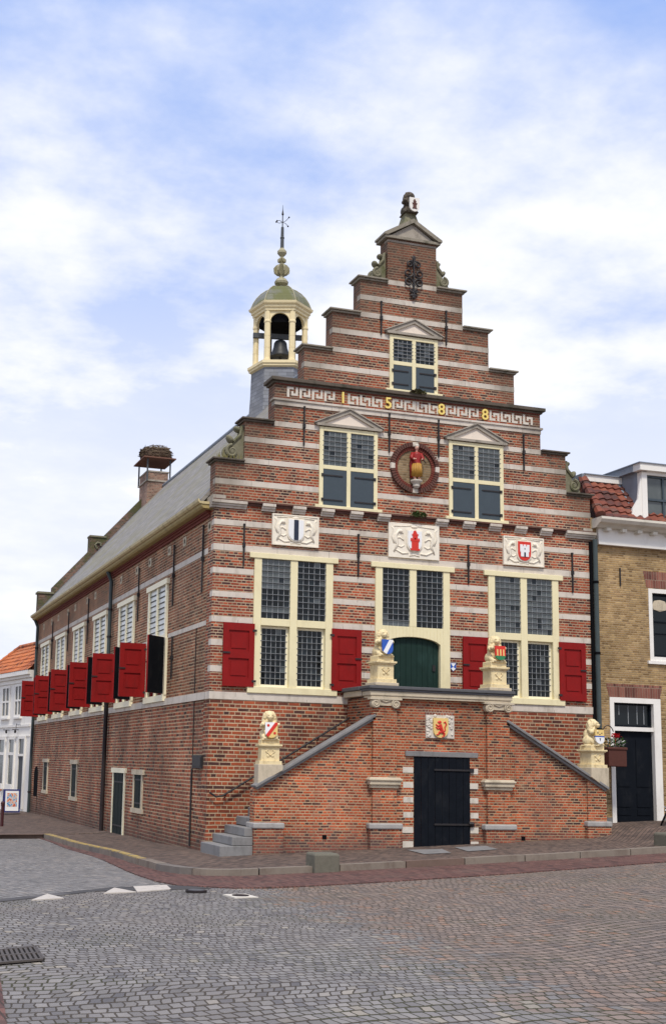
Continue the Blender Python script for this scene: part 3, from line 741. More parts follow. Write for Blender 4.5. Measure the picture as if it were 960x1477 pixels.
def tallwindow(c, door=False, picks=None):
    name = 'window'
    root = None
    mb = MB()
    F0, F1 = -.045, .10
    mb.box(c-1.10, c+1.10, -.07, .08, 6.175, 6.30)                         # head board
    mb.box(c-.98, c-.80, F0, F1, 3.13, 6.175); mb.box(c+.80, c+.98, F0, F1, 3.13, 6.175)
    mb.box(c-.09, c+.09, F0, F1, 4.78 if door else 3.2, 6.175)
    if not door:
        mb.box(c-.80, c-.09, F0, F1, 4.61, 4.78); mb.box(c+.09, c+.80, F0, F1, 4.61, 4.78)
        mb.box(c-1.10, c+1.10, -.07, .12, 3.05, 3.2)
    else:
        arc = []
        for i in range(17):
            t = i/16; x = -.72+1.44*t; arc.append((c+x, 4.33+.21*math.sqrt(max(0, 1-(x/.74)**2))))
        poly = [(c-.80,4.78), (c-.80,2.3), (c-.72,2.3)] + arc + [(c+.72,2.3), (c+.80,2.3), (c+.80,4.78)]
        # split in quads so the arch stays clean
        for p, q in zip(arc, arc[1:]): mb.prism([p, q, (q[0],4.78), (p[0],4.78)], 1, F0, F1)
        for s_ in (-1, 1):
            mb.box(c+s_*.72, c+s_*.80, F0, F1, 2.3, 4.78); mb.box(c+s_*.80, c+s_*.98, F0, F1, 2.3, 3.13)
    win = mb.build('window' if not door else 'balcony_door', M['cream'], TH, bevel=.008)
    for q, (a, b) in enumerate(((c-.80, c-.09), (c+.09, c+.80))):
        mb = MB(); panes(mb, a+.012, b-.012, 4.785, 6.17, 5, 10, .0, picks[q]); mb.build('leaded_light', [M[k] for k in GL], win)
        mb = MB(); leads(mb, a+.012, b-.012, 4.785, 6.17, 5, 10, .0); mb.build('lead_grid', [M['lead'], M['bar']], win)
    if not door:
        for q, (a, b) in enumerate(((c-.80, c-.09), (c+.09, c+.80))):
            mb = MB(); frame_rect(mb, a+.002, b-.002, 3.202, 4.608, .055, .055, .12); mb.build('casement', M['cream2'], win)
            mb = MB(); panes(mb, a+.058, b-.058, 3.258, 4.552, 5, 9, .085, picks[2]); mb.build('leaded_light', [M[k] for k in GL], win)
            mb = MB(); leads(mb, a+.058, b-.058, 3.258, 4.552, 5, 9, .085); mb.build('lead_grid', [M['lead'], M['bar']], win)
        leaf_obj(.745, 1.45, (c-.955, -.085, 3.18), 0, win, mirror=True); leaf_obj(.745, 1.45, (c+.955, -.085, 3.18), 0, win)
    else:
        mb = MB()
        for i in range(10):
            x0 = c-.72+i*.144; x1 = x0+.139
            zt = 4.31+.2*math.sqrt(max(0, 1-((x0+.07-c)/.78)**2))+.05
            mb.box(x0, x1, .055+(.004 if i % 2 else 0), .1, 2.3, zt)
        lf = mb.build('door_leaf', M['green2'], win, bevel=.006)
        mb = MB(); mb.box(c+.55, c+.62, .03, .056, 3.75, 3.9); mb.build('lock_plate', M['iron'], lf)
    return win
tallwindow(LW[0], picks=[P_greytop, P_dark, P_dark])
tallwindow(LW[1], True, picks=[P_low, P_dark])
tallwindow(LW[2], picks=[P_grey, P_grey, P_dark])
def pediment(c, hw, z0, z1, parent, name='pediment'):
    mb = MB(); s = (z1-z0)/hw; t = .07
    mb.mi = 1; mb.prism([(c-hw+.14, z0+.04), (c+hw-.14, z0+.04), (c, z1-.09)], 1, -.03, .02)
    mb.mi = 0; mb.box(c-hw+.03, c+hw-.03, -.09, .02, z0-.02, z0+.042)
    for sg in (-1, 1):
        P = [(c+sg*hw, z0), (c+sg*hw, z0+.045), (c, z1), (c, z1-t-.02), (c+sg*(hw-.12), z0+.0)]
        mb.prism(P if sg > 0 else P[::-1], 1, -.075, .02)
        P2 = [(c+sg*(hw+.03), z0+.035), (c+sg*(hw+.03), z0+.062), (c, z1+.03), (c, z1+.0)]
        mb.prism(P2 if sg > 0 else P2[::-1], 1, -.105, .02)
    return mb.build(name, [M['stone_ped'], M['tymp']], parent)
def shutterwindow(c, hw, z0, z1, zt, sill, ped, apex, nr, pick):
    mb = MB(); F0, F1 = -.04, .1
    lw = .10
    mb.box(c-hw, c-hw+lw, F0, F1, z0, z1); mb.box(c+hw-lw, c+hw, F0, F1, z0, z1); mb.box(c-.05, c+.05, F0, F1, z0, z1-.1)
    mb.box(c-hw+lw, c+hw-lw, F0, F1, z1-.1, z1)
    for a, b in ((c-hw+lw, c-.05), (c+.05, c+hw-lw)): mb.box(a, b, F0, F1, zt-.05, zt+.05)
    mb.box(c-hw-.11, c+hw+.11, -.08, .1, sill, z0)
    win = mb.build('window', M['cream'], TH, bevel=.008)
    for a, b in ((c-hw+lw, c-.05), (c+.05, c+hw-lw)):
        mb = MB(); panes(mb, a+.005, b-.005, zt+.055, z1-.105, 4, nr, -.005, pick); mb.build('leaded_light', [M[k] for k in GL], win)
        mb = MB(); leads(mb, a+.005, b-.005, zt+.055, z1-.105, 4, nr, -.005); mb.build('lead_grid', [M['lead'], M['bar']], win)
        mb = MB(); mb.box(a+.004, b-.004, -.03, .05, z0+.01, zt-.055)
        sh = mb.build('shutter', M['shutgrey'], win)
        mb = MB(); left = b < c
        for z in (z0+.14, zt-.2):
            mb = MB()
            if left: mb.box(a-.04, b-.1, -.045, -.031, z-.016, z+.016); mb.box(a-.05, a+.01, -.06, -.03, z-.035, z+.035)
            else: mb.box(a+.1, b+.04, -.045, -.031, z-.016, z+.016); mb.box(b-.01, b+.05, -.06, -.03, z-.035, z+.035)
            mb.build('strap_hinge', M['iron'], win)
    pediment(c, hw+.115, ped, apex, win)
for c in UW: shutterwindow(c, .755, 7.57, 9.5, 8.51, 7.47, 9.535, 9.98, 7, P_grey)
shutterwindow(5.04, .655, 10.65, 12.05, 11.33, 10.575, 12.09, 12.49, 6, P_mix)
# top pediment and base of the figure
mb = MB(); mb.mi = 0
mb.box(4.24, 5.76, -.07, .52, 14.585, 14.65)
mb.mi = 1; mb.prism([(4.40,14.66), (5.60,14.66), (5,15.05)], 1, -.02, .45)
mb.mi = 0
for sg in (-1, 1):
    P = [(5+sg*.80,14.65), (5+sg*.80,14.70), (5,15.17), (5,15.06), (5+sg*.70,14.65)]
    mb.prism(P if sg > 0 else P[::-1], 1, -.10, .52)
mb.build('crowning_pediment', [M['stone_dark'], M['stone_ped']], TH)
mb = MB(); mb.lathe([(.34,0), (.27,.1), (.20,.30), (.21,.34)], (4.98,.18,15.03), 4, PI/4); mb.build('figure_pedestal', M['stone_moss'], TH)
# carved scrolls
def scroll(cx, z0, w, h, sg):
    """S-shaped volute leaning on the step; cx = inner edge, grows outward by sg"""
    mb = MB()
    def X(u): return cx+sg*u
    out = [(0,0), (w,0), (w*1.0,h*.08), (w*.9,h*.2), (w*.62,h*.3), (w*.45,h*.5), (w*.42,h*.62), (w*.2,h*.75), (w*.1,h), (0,h)]
    for p, q in zip(out[1:], out[2:]):
        P = [(X(0), z0+p[1]), (X(p[0]), z0+p[1]), (X(q[0]), z0+q[1]), (X(0), z0+q[1])]
        if abs(p[1]-q[1]) > 1e-4: mb.prism(P if sg > 0 else P[::-1], 1, .08, .34)
    def spiral(cu, cz, r, turns, st, di):
        pts = []
        for i in range(26):
            t = i/25; a = st+di*t*turns*2*PI; rr = r*(1-.8*t)
            pts.append((X(cu+rr*math.cos(a)), .07, z0+cz+rr*math.sin(a)))
        mb.tube(pts, [.045*(1-.4*i/25) for i in range(26)], 6)
        mb.tube([(p[0], .35, p[2]) for p in pts[:14]], .045, 6)
    spiral(w*.62, h*.22, w*.34, 1.4, PI/2, -1)
    mb.ell((X(w*.62), .2, z0+h*.22), (w*.3, .16, h*.2)); mb.ell((X(w*.68), .2, z0+h*.58), (w*.27, .12, h*.085), rot=Matrix.Rotation(-sg*.9, 3, 'Y'))
    mb.ell((X(w*.3), .2, z0+h*.88), (w*.22, .12, h*.075), rot=Matrix.Rotation(-sg*.6, 3, 'Y'))
    mb.tube([(X(w*.12), .08, z0+h*.95), (X(w*.2), .07, z0+h*.7), (X(w*.55), .07, z0+h*.5)], .04, 6)
    return mb.build('carved_scroll', M['stone_moss'], TH)
scroll(4.31, 13.49, .36, .74, -1); scroll(5.69, 13.49, .36, .74, 1)
scroll(.69, 8.5, .46, .86, -1); scroll(9.31, 8.5, .46, .86, 1)
# wrought iron ornament
mb = MB()
def curl(cx, cz, r, sg, di):
    pts = []
    for i in range(30):
        t = i/29; a = (PI if sg > 0 else 0)+di*t*2.6*PI; rr = r*(1-.75*t)
        pts.append((cx+rr*math.cos(a), -.06, cz+rr*math.sin(a)))
    mb.tube(pts, .022, 6)
for sg in (-1, 1):
    curl(5.02+sg*.105, 13.95, .095, sg, -sg); curl(5.02+sg*.145, 13.72, .125, sg, sg); curl(5.02+sg*.14, 13.47, .125, sg, -sg); curl(5.02+sg*.06, 13.26, .055, sg, sg)
mb.box(5.0, 5.04, -.08, -.04, 13.1, 14.12); mb.ell((5.02,-.06,14.13), (.05,.02,.07)); mb.ell((5.02,-.06,13.14), (.10,.025,.045)); mb.ell((5.02,-.06,13.09), (.05,.025,.05))
for sg in (-1,1): mb.ell((5.02+sg*.06,-.06,14.05), (.045,.02,.02))
mb.build('iron_ornament', M['iron'], TH)
# coats of arms
def shield_poly(c, z, w, h):
    P = [(c-w/2, z+h/2), (c+w/2, z+h/2), (c+w/2, z-h*.12)]
    for i in range(1, 8):
        a = i/8*PI; P.append((c+w/2*math.cos(a), z-h*.12-h*.38*math.sin(a)))
    P.append((c-w/2, z-h*.12)); return P[::-1]
def relief(mb, c, z, w, h, y):
    for sg in (-1, 1):
        def X(u): return c+sg*u*w
        mb.tube([(X(.40), y, z-h*.34), (X(.33), y, z-h*.12), (X(.37), y, z+h*.12), (X(.30), y, z+h*.28), (X(.22), y, z+h*.20)], [.022,.035,.04,.035,.018], 6)
        mb.ell((X(.27), y-.01, z+h*.26), (.05,.035,.045)); mb.ell((X(.36), y, z+h*.02), (.055,.03,.12))
        mb.tube([(X(.36), y, z+h*.05), (X(.28), y, z+h*.08), (X(.21), y, z+h*.0)], .02, 5); mb.tube([(X(.34), y, z-h*.15), (X(.26), y, z-h*.2), (X(.2), y, z-h*.14)], .02, 5)
        mb.tube([(X(.36), y, z-h*.28), (X(.24), y, z-h*.38), (X(.12), y, z-h*.36)], .024, 5)
        mb.tube([(X(.40), y, z-h*.1), (X(.45), y, z+h*.1), (X(.41), y, z+h*.3), (X(.45), y, z+h*.38)], .016, 5)
        mb.tube([(X(.40), y, z+h*.40), (X(.2), y, z+h*.42), (X(.06), y, z+h*.44)], .016, 5)
    mb.ell((c, y, z+h*.41), (.09,.03,.035)); mb.tube([(c-.13, y, z-h*.43), (c, y, z-h*.40), (c+.13, y, z-h*.43)], .02, 5)
def tower(mb, c, z, w, h, y, t=.012):
    mb.box(c-w*.30, c+w*.30, y-t, y, z-h*.5, z-h*.02); 
    mb.box(c-w*.40, c-w*.18, y-t-.003, y, z-h*.5, z-h*.40); mb.box(c+w*.18, c+w*.40, y-t-.003, y, z-h*.5, z-h*.40)
    mb.box(c-w*.40, c+w*.40, y-t-.004, y, z-h*.04, z+h*.04)
    mb.box(c-w*.22, c+w*.22, y-t-.002, y, z+.04*h, z+h*.26); mb.box(c-w*.28, c+w*.28, y-t-.004, y, z+h*.25, z+h*.31)
    for sg in (-1, 0, 1): mb.box(c+sg*w*.32-.018, c+sg*w*.32+.018, y-t-.002, y, z+h*.045, z+h*.11)
    mb.prism([(c-w*.2, z+h*.31), (c+w*.2, z+h*.31), (c+w*.04, z+h*.5), (c-w*.12, z+h*.46)], 1, y-t, y)
for k, (x0, x1, z0, z1) in enumerate(PLQ):
    c = (x0+x1)/2; z = (z0+z1)/2; w = x1-x0; h = z1-z0
    mb = MB(); mb.box(x0, x1, -.05, .02, z0, z1)
    if k != 1:
        mb.box(x0, x1, -.068, -.05, z1-.03, z1); mb.box(x0, x1, -.068, -.05, z0, z0+.03); mb.box(x0, x0+.03, -.068, -.05, z0+.03, z1-.03); mb.box(x1-.03, x1, -.068, -.05, z0+.03, z1-.03)
    pl = mb.build('coat_of_arms', M['plaque'], TH)
    mb = MB(); relief(mb, c, z, w, h, -.05); mb.build('carved_supporters', M['plaque2'], pl, smooth=True)
    sw, sh = (.37,.50) if k == 0 else (.36,.48)
    mb = MB(); mb.mi = 0; mb.prism(shield_poly(c, z+.0, sw+.06, sh+.06), 1, -.085, -.045)
    mb.mi = 1 if k != 2 else 2
    mb.prism(shield_poly(c, z+.0, sw, sh), 1, -.10, -.085)
    if k == 0: mb.mi = 3; mb.box(c-.055, c+.055, -.112, -.10, z-sh*.46, z+sh*.5)
    elif k == 1: mb.mi = 2; tower(mb, c, z+.01, .3, .50, -.10)
    else:
        mb.mi = 1; y = -.10
        mb.box(c-.13, c+.13, y-.012, y, z-.02, z+.12); mb.box(c-.11, c+.11, y-.012, y, z-.14, z-.02)
        for sg in (-1, 0, 1): mb.box(c+sg*.095-.035, c+sg*.095+.035, y-.012, y, z+.12, z+.165)
        mb.mi = 3; mb.box(c-.022, c+.022, y-.016, y, z-.14, z-.03); mb.box(c-.012, c+.012, y-.016, y, z+.04, z+.075)
    mb.build('shield', [M['plaque'], M['wh'], M['shred'], M['navy']], pl)
# medallion
mc = (5.055, 8.705)
mb = MB(); mb.mi = 0
N = 56
for i in range(N):
    a0, a1 = 2*PI*i/N+.012, 2*PI*(i+1)/N-.012
    key = i % 14 in (0, 13)
    mb.mi = 1 if key else 0
    if key: a0, a1 = 2*PI*i/N, 2*PI*(i+1)/N
    P = [(mc[0]+rx*math.cos(a), mc[1]+rz*math.sin(a)) for (rx, rz, a) in ((.545,.53,a0), (.65,.635,a0), (.65,.635,a1), (.545,.53,a1))]
    mb.prism(P, 1, -.09, .02)
    mb.mi = 2
    P = [(mc[0]+rx*math.cos(a), mc[1]+rz*math.sin(a)) for (rx, rz, a) in ((.46,.44,a0), (.545,.53,a0), (.545,.53,a1), (.46,.44,a1))]
    mb.prism(P, 1, -.045, .02)
med = mb.build('medallion_ring', [M['brick_dark'], M['stone'], M['brick_red']], TH)
mb = MB(); mb.prism([(mc[0]+.47*math.cos(2*PI*i/40), mc[1]+.45*math.sin(2*PI*i/40)) for i in range(40)], 1, -.012, .02); mb.build('niche_field', M['brick_beige'], TH)
mb = MB(); mb.lathe([(.05,0), (.09,.05), (.085,.10), (.13,.15), (.145,.17), (.145,.20)], (5.07,-.10,8.18), 12); mb.build('statue_corbel', M['stone_white'], TH)
# blue and white monument shield
mb = MB(); c, z, w = 6.09, 3.875, .075
mb.mi = 0; mb.prism([(c-w, z+.10), (c-w, z-.04), (c, z-.11), (c+w, z-.04), (c+w, z+.10)], 1, -.02, .01)
mb.mi = 1; mb.prism([(c-w+.008, z+.09), (c, z+.0), (c+w-.008, z+.09)], 1, -.026, -.018); mb.prism([(c, z-.0), (c-w+.012, z-.04), (c, z-.098), (c+w-.012, z-.04)], 1, -.026, -.018)
mb.build('monument_shield', [M['shblue'], M['wh']], TH)

# ---- side wall (X = 0 plane)
SW = [5.1, 8.9, 12.8, 16.55, 20.3, 23.95]
mb = MB(); mb.box(.01, .4, .44, 26.2, 2.9, 7.4); mb.build('side_wall', M['brick_side'], TH)
mb = MB(); mb.box(.01, .4, .44, 26.2, -1.2, 2.9); mb.build('side_basement_wall', M['brick_sidebase'], TH)
mb = MB(); mb.box(9.6, 9.99, .44, 26.2, -1.2, 7.4); mb.build('rear_side_wall', M['brick_side'], TH)
def sband(z0, z1, cuts, pr=.008):
    segs = [(.2, 26.2)]
    for c in cuts: segs = cut(segs, c[0], c[1])
    for a, b in segs:
        mb = MB(); mb.box(.01-pr, .03, a, b, z0, z1); mb.build('stone_band', M['stone'], TH)
sband(2.88, 3.05, [], .035); sband(6.28, 6.42, []); sband(4.60, 4.71, [(c-1.12, c+1.12) for c in SW])
mb = MB(); mb.box(-.03, .1, .3, 26.2, 7.13, 7.19); mb.box(-.07, .1, .3, 26.2, 7.19, 7.235); mb.box(-.11, .1, .3, 26.2, 7.235, 7.28); mb.build('eaves_moulding', M['brick_red'], TH)
mb = MB()
mb.prism([(-.08,7.28), (-.24,7.29), (-.28,7.33), (-.30,7.38), (.1,7.38), (.1,7.28)], 1, .12, 26.35); mb.mi = 1; mb.prism([(-.26,7.38), (-.33,7.39), (-.37,7.43), (-.38,7.49), (-.35,7.49), (-.33,7.44), (.1,7.44), (.1,7.38)], 1, .10, 26.37); mb.build('gutter', [M['olive'], M['lip']], TH)
def spipe(y, z0, z1, zsplit):
    mb = MB(); mb.mi = 0; mb.tube([(-.09, y, zsplit), (-.09, y, z1-.3), (-.22, y, z1)], .06, 10)
    mb.mi = 1; mb.tube([(-.09, y, z0), (-.09, y, zsplit)], .066, 10)
    for z in (z0+.9, zsplit, z1-1.2, (zsplit+z1)/2): mb.mi = 1; mb.tube([(-.09, y, z-.03), (-.09, y, z+.03)], .078, 10)
    mb.build('downpipe', [M['zinc'], M['zinc_low']], TH, smooth=False)
spipe(11.0, -.75, 7.3, 3.2); spipe(26.05, -.8, 7.3, -.79)
for y in (.37, 2.59, 4.11, 6.24, 7.83, 9.97, 11.55, 13.97, 15.44, 17.7, 19.2, 21.3, 22.9, 24.9):
    mb = MB(); mb.mi = 0; mb.box(-.006, .02, y-.14, y+.14, 6.79, 7.02); mb.mi = 1; mb.box(-.012, .02, y-.04, y+.04, 6.86, 6.95); mb.box(-.010, .02, y-.012, y+.012, 6.83, 6.98)
    mb.build('putlog_stone', [M['stone_beige'], M['dark']], TH)
for a in ((.8,5.4,7.0), (3.5,5.38,6.95), (3.4,3.52,4.58), (7.42,5.38,6.9), (14.97,5.36,6.9), (18.8,5.42,6.85), (22.4,5.38,6.85)):
    anchor(a[0], a[1], a[2], 0.0, True)
def sidewindow(c, k):
    mb = MB(); X0, X1 = -.045, .05
    mb.box(-.08, .05, c-1.12, c+1.12, 6.03, 6.17)
    mb.box(X0, X1, c-1.02, c-.86, 3.15, 6.03); mb.box(X0, X1, c+.86, c+1.02, 3.15, 6.03)
    mb.box(X0, X1, c-.07, c+.07, 4.72, 6.03); mb.box(X0, X1, c-.86, c+.86, 4.6, 4.72); mb.box(X0, X1, c-.07, c+.07, 3.15, 4.6)
    mb.box(-.08, .05, c-1.08, c+1.08, 2.99, 3.15); mb.box(X0-.01, X1, c-1.10, c-.86, 3.15, 4.62)
    w = mb.build('window', M['cream2'], TH)
    for a, b in ((c-.86, c-.07), (c+.07, c+.86)):
        mb = MB(); nr = 9; ch = (6.03-4.72)/nr
        for j in range(nr):
            t = random.uniform(-1, 1)*.004; z = 4.72+j*ch
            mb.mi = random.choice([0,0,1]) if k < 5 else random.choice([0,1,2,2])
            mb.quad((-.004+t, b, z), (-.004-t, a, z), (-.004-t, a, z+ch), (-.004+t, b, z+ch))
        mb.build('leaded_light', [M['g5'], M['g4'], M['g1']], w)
        mb = MB()
        for j in range(1, nr): mb.box(-.026, -.012, a+.02, b-.02, 4.72+j*ch-.011, 4.72+j*ch+.011)
        mb.build('saddle_bars', M['iron'], w)
        mb = MB(); mb.box(-.002, .03, a, b, 3.15, 4.6); mb.build('lower_glass', M['g0'], w)
        mb = MB()
        for j in range(1, 9): mb.box(-.025, -.012, a+.02, b-.02, 3.15+j*.16-.01, 3.15+j*.16+.01)
        mb.build('saddle_bars', M['iron'], w)
    # far leaf shows its red inner face, near leaf its dark outer face
    H = 1.46; Wd = .72
    mb = MB(); shutter_leaf(mb, Wd, H, .045)
    an = R(180 + (0, -3, 2, -2, 0, 3)[k])
    hx, hy, hz = -.06, c+1.0, 3.17
    # u -> outward (-X), face normal (v=0 side) -> -Y
    d = Vector((math.cos(an), math.sin(an), 0)); nrm = Vector((-d.y, d.x, 0)); 
    if nrm.y < 0: nrm = -nrm
    mb.v = [(hx+d.x*u+nrm.x*v, hy+d.y*u+nrm.y*v, hz+z) for u, v, z in mb.v]
    mb.build('shutter', [M['red'], M['green'], M['iron']], w)
    mb = MB(); shutter_leaf(mb, Wd, H, .045)
    an = R(180 + (43, 38, 36, 39, 37, 38)[k])
    d = Vector((math.cos(an), math.sin(an), 0)); nrm = Vector((-d.y, d.x, 0))
    if nrm.y > 0: nrm = -nrm
    hy = c-1.0
    mb.v = [(hx+d.x*u+nrm.x*(v-.05), hy+d.y*u+nrm.y*(v-.05), hz+z) for u, v, z in mb.v]
    mb.build('shutter', [M['red'], M['black'], M['iron']], w)
for k, c in enumerate(SW): sidewindow(c, k)
def cellarwin(c, w, z0, z1, door=False):
    mb = MB()
    mb.box(-.05, .03, c-w/2-.24, c+w/2+.24, z1, z1+.14)
    mb.box(-.03, .03, c-w/2-.12, c-w/2, z0, z1); mb.box(-.03, .03, c+w/2, c+w/2+.12, z0, z1)
    if not door: mb.box(-.05, .03, c-w/2-.24, c+w/2+.24, z0-.13, z0)
    o = mb.build('cellar_window' if not door else 'side_door', M['cream2'] if door else M['stone_beige'], TH)
    mb = MB()
    n_ = 6 if door else 3
    for i in range(n_):
        a = c-w/2+i*w/n_; mb.box(-.006-(.004 if i % 2 else 0), .02, a+.003, a+w/n_-.003, z0, z1)
    mb.build('leaf', M['green'], o)
    for t in (.15, .85): 
        mb = MB(); z = z0+(z1-z0)*t; mb.box(-.024, -.011, c-w/2-.05, c+w/2-.1, z-.02, z+.02)
        mb.build('strap_hinge', M['iron'], o)
cellarwin(9.15, 1.4, -.66, 1.11, True); cellarwin(6.7, .86, .19, 1.09); cellarwin(22.55, .84, .27, 1.34); cellarwin(16.38, .92, .2, 1.31)
mb = MB(); mb.mi = 0
arch = [(25.55,-.8), (25.55,.85)] + [(25.05-.5*math.cos(t)*-1 if False else 25.05+.5*math.cos(PI*i/8), .85+.32*math.sin(PI*i/8)) for i, t in enumerate(range(9))] + [(24.55,-.8)]
mb.prism(arch[::-1], 0, .0, .02); mb.mi = 1; mb.box(-.003, .02, 24.56, 25.54, -.8, -.05); mb.build('bricked_arch', [M['dark'], M['brick_sidebase']], TH)
mb = MB(); mb.tube([(-.005,1.26,4.6), (-.005,1.26,-.45)], .012, 5); mb.tube([(-.012,1.27,1.3), (-.012,1.27,-.45)], .024, 6); mb.build('cable_duct', M['iron'], TH)
mb = MB(); mb.box(-.05, .01, .36, 1.1, 1.32, 1.62); mb.box(-.062, -.05, .41, 1.05, 1.36, 1.58); mb.build('meter_box', M['iron'], TH)
# ---- roof
EZ, RZ = 7.42, 13.42
mb = MB(); t = .1
mb.prism([(-.20,EZ+.157), (5,RZ), (10.2,EZ+.157), (10.2,EZ+.037), (5,RZ-.12), (-.20,EZ+.037)][::-1], 1, .44, 26.22)
roof = mb.build('roof', M['slate'], TH)
mb = MB(); mb.tube([(5,.5,RZ+.02), (5,26.2,RZ+.02)], .085, 8); mb.build('ridge_capping', M['leadroof'], roof)
mb = MB()
for x0, x1 in ((-.3, 4.2),):
    for yy in (25.75,): 
        z0 = EZ+(x0+.34)*1.1236; z1 = EZ+(x1+.34)*1.1236
        mb.quad((x0,yy,z0+.012), (x0,26.2,z0+.012), (x1,26.2,z1+.012), (x1,yy,z1+.012))
mb.build('lead_flashing', M['leadroof'], roof)
sl = (RZ-EZ)/5.34
def rz(x): return EZ+(x+.34)*sl
fg = [(-.1,-1.2), (10.1,-1.2), (10.1,8.47), (9.5,8.47), (9.5,rz(.5)+.42), (5.5,RZ+.30), (4.5,RZ+.30), (2.72,rz(2.72)+.42), (2.72,11.1), (2.02,11.1), (2.02,rz(2.02)+.42), (.5,rz(.5)+.42), (.5,8.47), (-.1,8.47)]
mb = MB()
def strip(x0, x1, z0, z1a, z1b): mb.prism([(x0,z0), (x1,z0), (x1,z1b), (x0,z1a)], 1, 26.2, 26.72)
strip(-.1, .5, 7.2, 8.47, 8.47); strip(.5, 2.02, 6, rz(.5)+.42, rz(2.02)+.42); strip(2.02, 2.72, 6, 11.1, 11.1); strip(2.72, 4.5, 6, rz(2.72)+.42, rz(4.5)+.42)
strip(4.5, 5.5, 6, rz(4.5)+.42, rz(4.5)+.42); strip(5.5, 7.28, 6, rz(4.5)+.42, rz(2.72)+.42); strip(7.28, 7.98, 6, 11.1, 11.1); strip(7.98, 9.5, 6, rz(2.02)+.42, rz(.5)+.42); strip(9.5, 10.1, 7.2, 8.47, 8.47)
mb.box(.02, 9.98, 26.2, 26.72, -1.2, 7.2)
mb.build('rear_gable', M['brick_moss'], TH)
mb = MB(); mb.tube([(2.35,26.18,10.75-.16), (2.25,26.16,10.75), (2.35,26.15,10.86), (2.5,26.16,10.82), (2.5,26.17,10.72)], .05, 6); mb.box(2.0, 2.74, 26.15, 26.78, 11.1, 11.17); mb.build('gable_block_capping', M['stone_moss'], TH); mb = MB(); mb.box(-.15, .55, 26.15, 26.78, 8.47, 8.55); mb.build('gable_block_capping', M['stone_moss'], TH)
# ---- chimney with its storks' nest board
mb = MB(); mb.box(4.25, 5.18, 25.2, 26.7, 12.0, 14.02); mb.mi = 1; mb.box(4.20, 5.23, 25.15, 26.75, 13.60, 13.67); mb.box(4.22, 5.21, 25.17, 26.73, 14.02, 14.08)
chim = mb.build('chimney', [M['brick_chim'], M['stone_ped']], TH)
mb = MB(); mb.box(4.0, 5.45, 24.9, 26.95, 14.60, 14.65); mb.build('nest_platform', M['boardwood'], chim)
for x, y in ((4.22,25.12), (5.24,25.12), (4.22,26.78), (5.24,26.78)):
    mb = MB(); mb.box(x-.03, x+.03, y-.03, y+.03, 13.6, 14.6); mb.build('platform_leg', M['wood'], chim)

# ------------------------------------------------------------------ stork nest
nest = thing('stork_nest', "round stork's nest of dry twigs on the board above the rear chimney", 'nest', (4.75, 25.9, 14.67))
mb = MB(); mb.lathe([(.56,0), (.67,.14), (.70,.32), (.63,.48), (.44,.52), (.3,.45), (.05,.42)], (4.75,25.9,14.67), 20); mb.build('nest_core', M['twig2'], nest)
for mat_, cnt in (('twig', 420), ('twig2', 420)):
    mb = MB()
    for i in range(cnt):
        a = random.uniform(0, 2*PI); z = random.uniform(.02, .62); r = .57+.13*math.sin(min(1, z/.5)*PI*.75) - (.14 if z > .5 else 0); r *= random.uniform(.9, 1.04)
        p = Vector((4.75+r*math.cos(a), 25.9+r*math.sin(a), 14.67+z)); a2 = a+PI/2+.12+random.uniform(-.28,.28); l = random.uniform(.12,.30)
        q = p+Vector((math.cos(a2)*l, math.sin(a2)*l, random.uniform(-.07,.08))); mb.tube([p, q], random.uniform(.008,.018), 4, False)
    mb.build('nest_twigs', M[mat_], nest)

# ------------------------------------------------------------------ bell turret
TX, TY = 5.0, 10.0
bt = thing('bell_turret', 'cream six sided bell turret with mossy dome and tall finial on the ridge', 'bell turret', (TX, TY, 12.4))
A0 = R(-90-21-30)
def hexp(r, k): a = A0+k*PI/3; return (TX+r*math.cos(a), TY+r*math.sin(a))
mb = MB(); mb.lathe([(1.0,12.3), (.95,13.2), (.93,14.08)], (TX,TY,0), 6, A0); mb.build('slate_base', M['slate_b'], bt)
mb = MB(); mb.lathe([(.93,14.04), (1.02,14.08), (1.02,14.13), (1.06,14.16), (1.06,14.25), (.97,14.27)], (TX,TY,0), 6, A0); mb.build('turret_floor', M['cream_t'], bt)
for k in range(6):
    x, y = hexp(.80, k); a = A0+k*PI/3
    mb = MB(); e1 = Vector((math.cos(a), math.sin(a), 0)); e2 = Vector((-math.sin(a), math.cos(a), 0))
    mb.lathe([(.115,14.26), (.115,14.34), (.10,14.36), (.10,15.56), (.118,15.58), (.118,15.63), (.104,15.66), (.104,15.98)], (x,y,0), 8, a+PI/8)
    for z in (14.72, 15.12): mb.lathe([(.105,z), (.105,z+.012)], (x,y,0), 8, a+PI/8)
    mb.build('turret_column', M['cream_t'], bt)
for k in range(6):
    p, q = Vector((*hexp(.80,k),0)), Vector((*hexp(.80,k+1),0)); mid = (p+q)/2; t = (q-p).normalized(); nn = Vector((t.y,-t.x,0)); L = (q-p).length/2-.08
    mb = MB()
    N_ = 14
    for i in range(N_):
        u0, u1 = -L+2*L*i/N_, -L+2*L*(i+1)/N_
        zc = [15.58+.315*math.sqrt(max(0, 1-(u/L)**2)) for u in (u0, u1)]
        for d0 in (1,):
            P = []
            for dd in (-.05, .05):
                for u, z in ((u0, zc[0]), (u1, zc[1]), (u1, 15.98), (u0, 15.98)): P.append(mid+t*u+nn*dd+Vector((0,0,z)))
            mb.add(P, [(0,1,2,3), (7,6,5,4), (0,4,5,1), (2,6,7,3)])
    mb.build('turret_arch', M['cream_t'], bt)
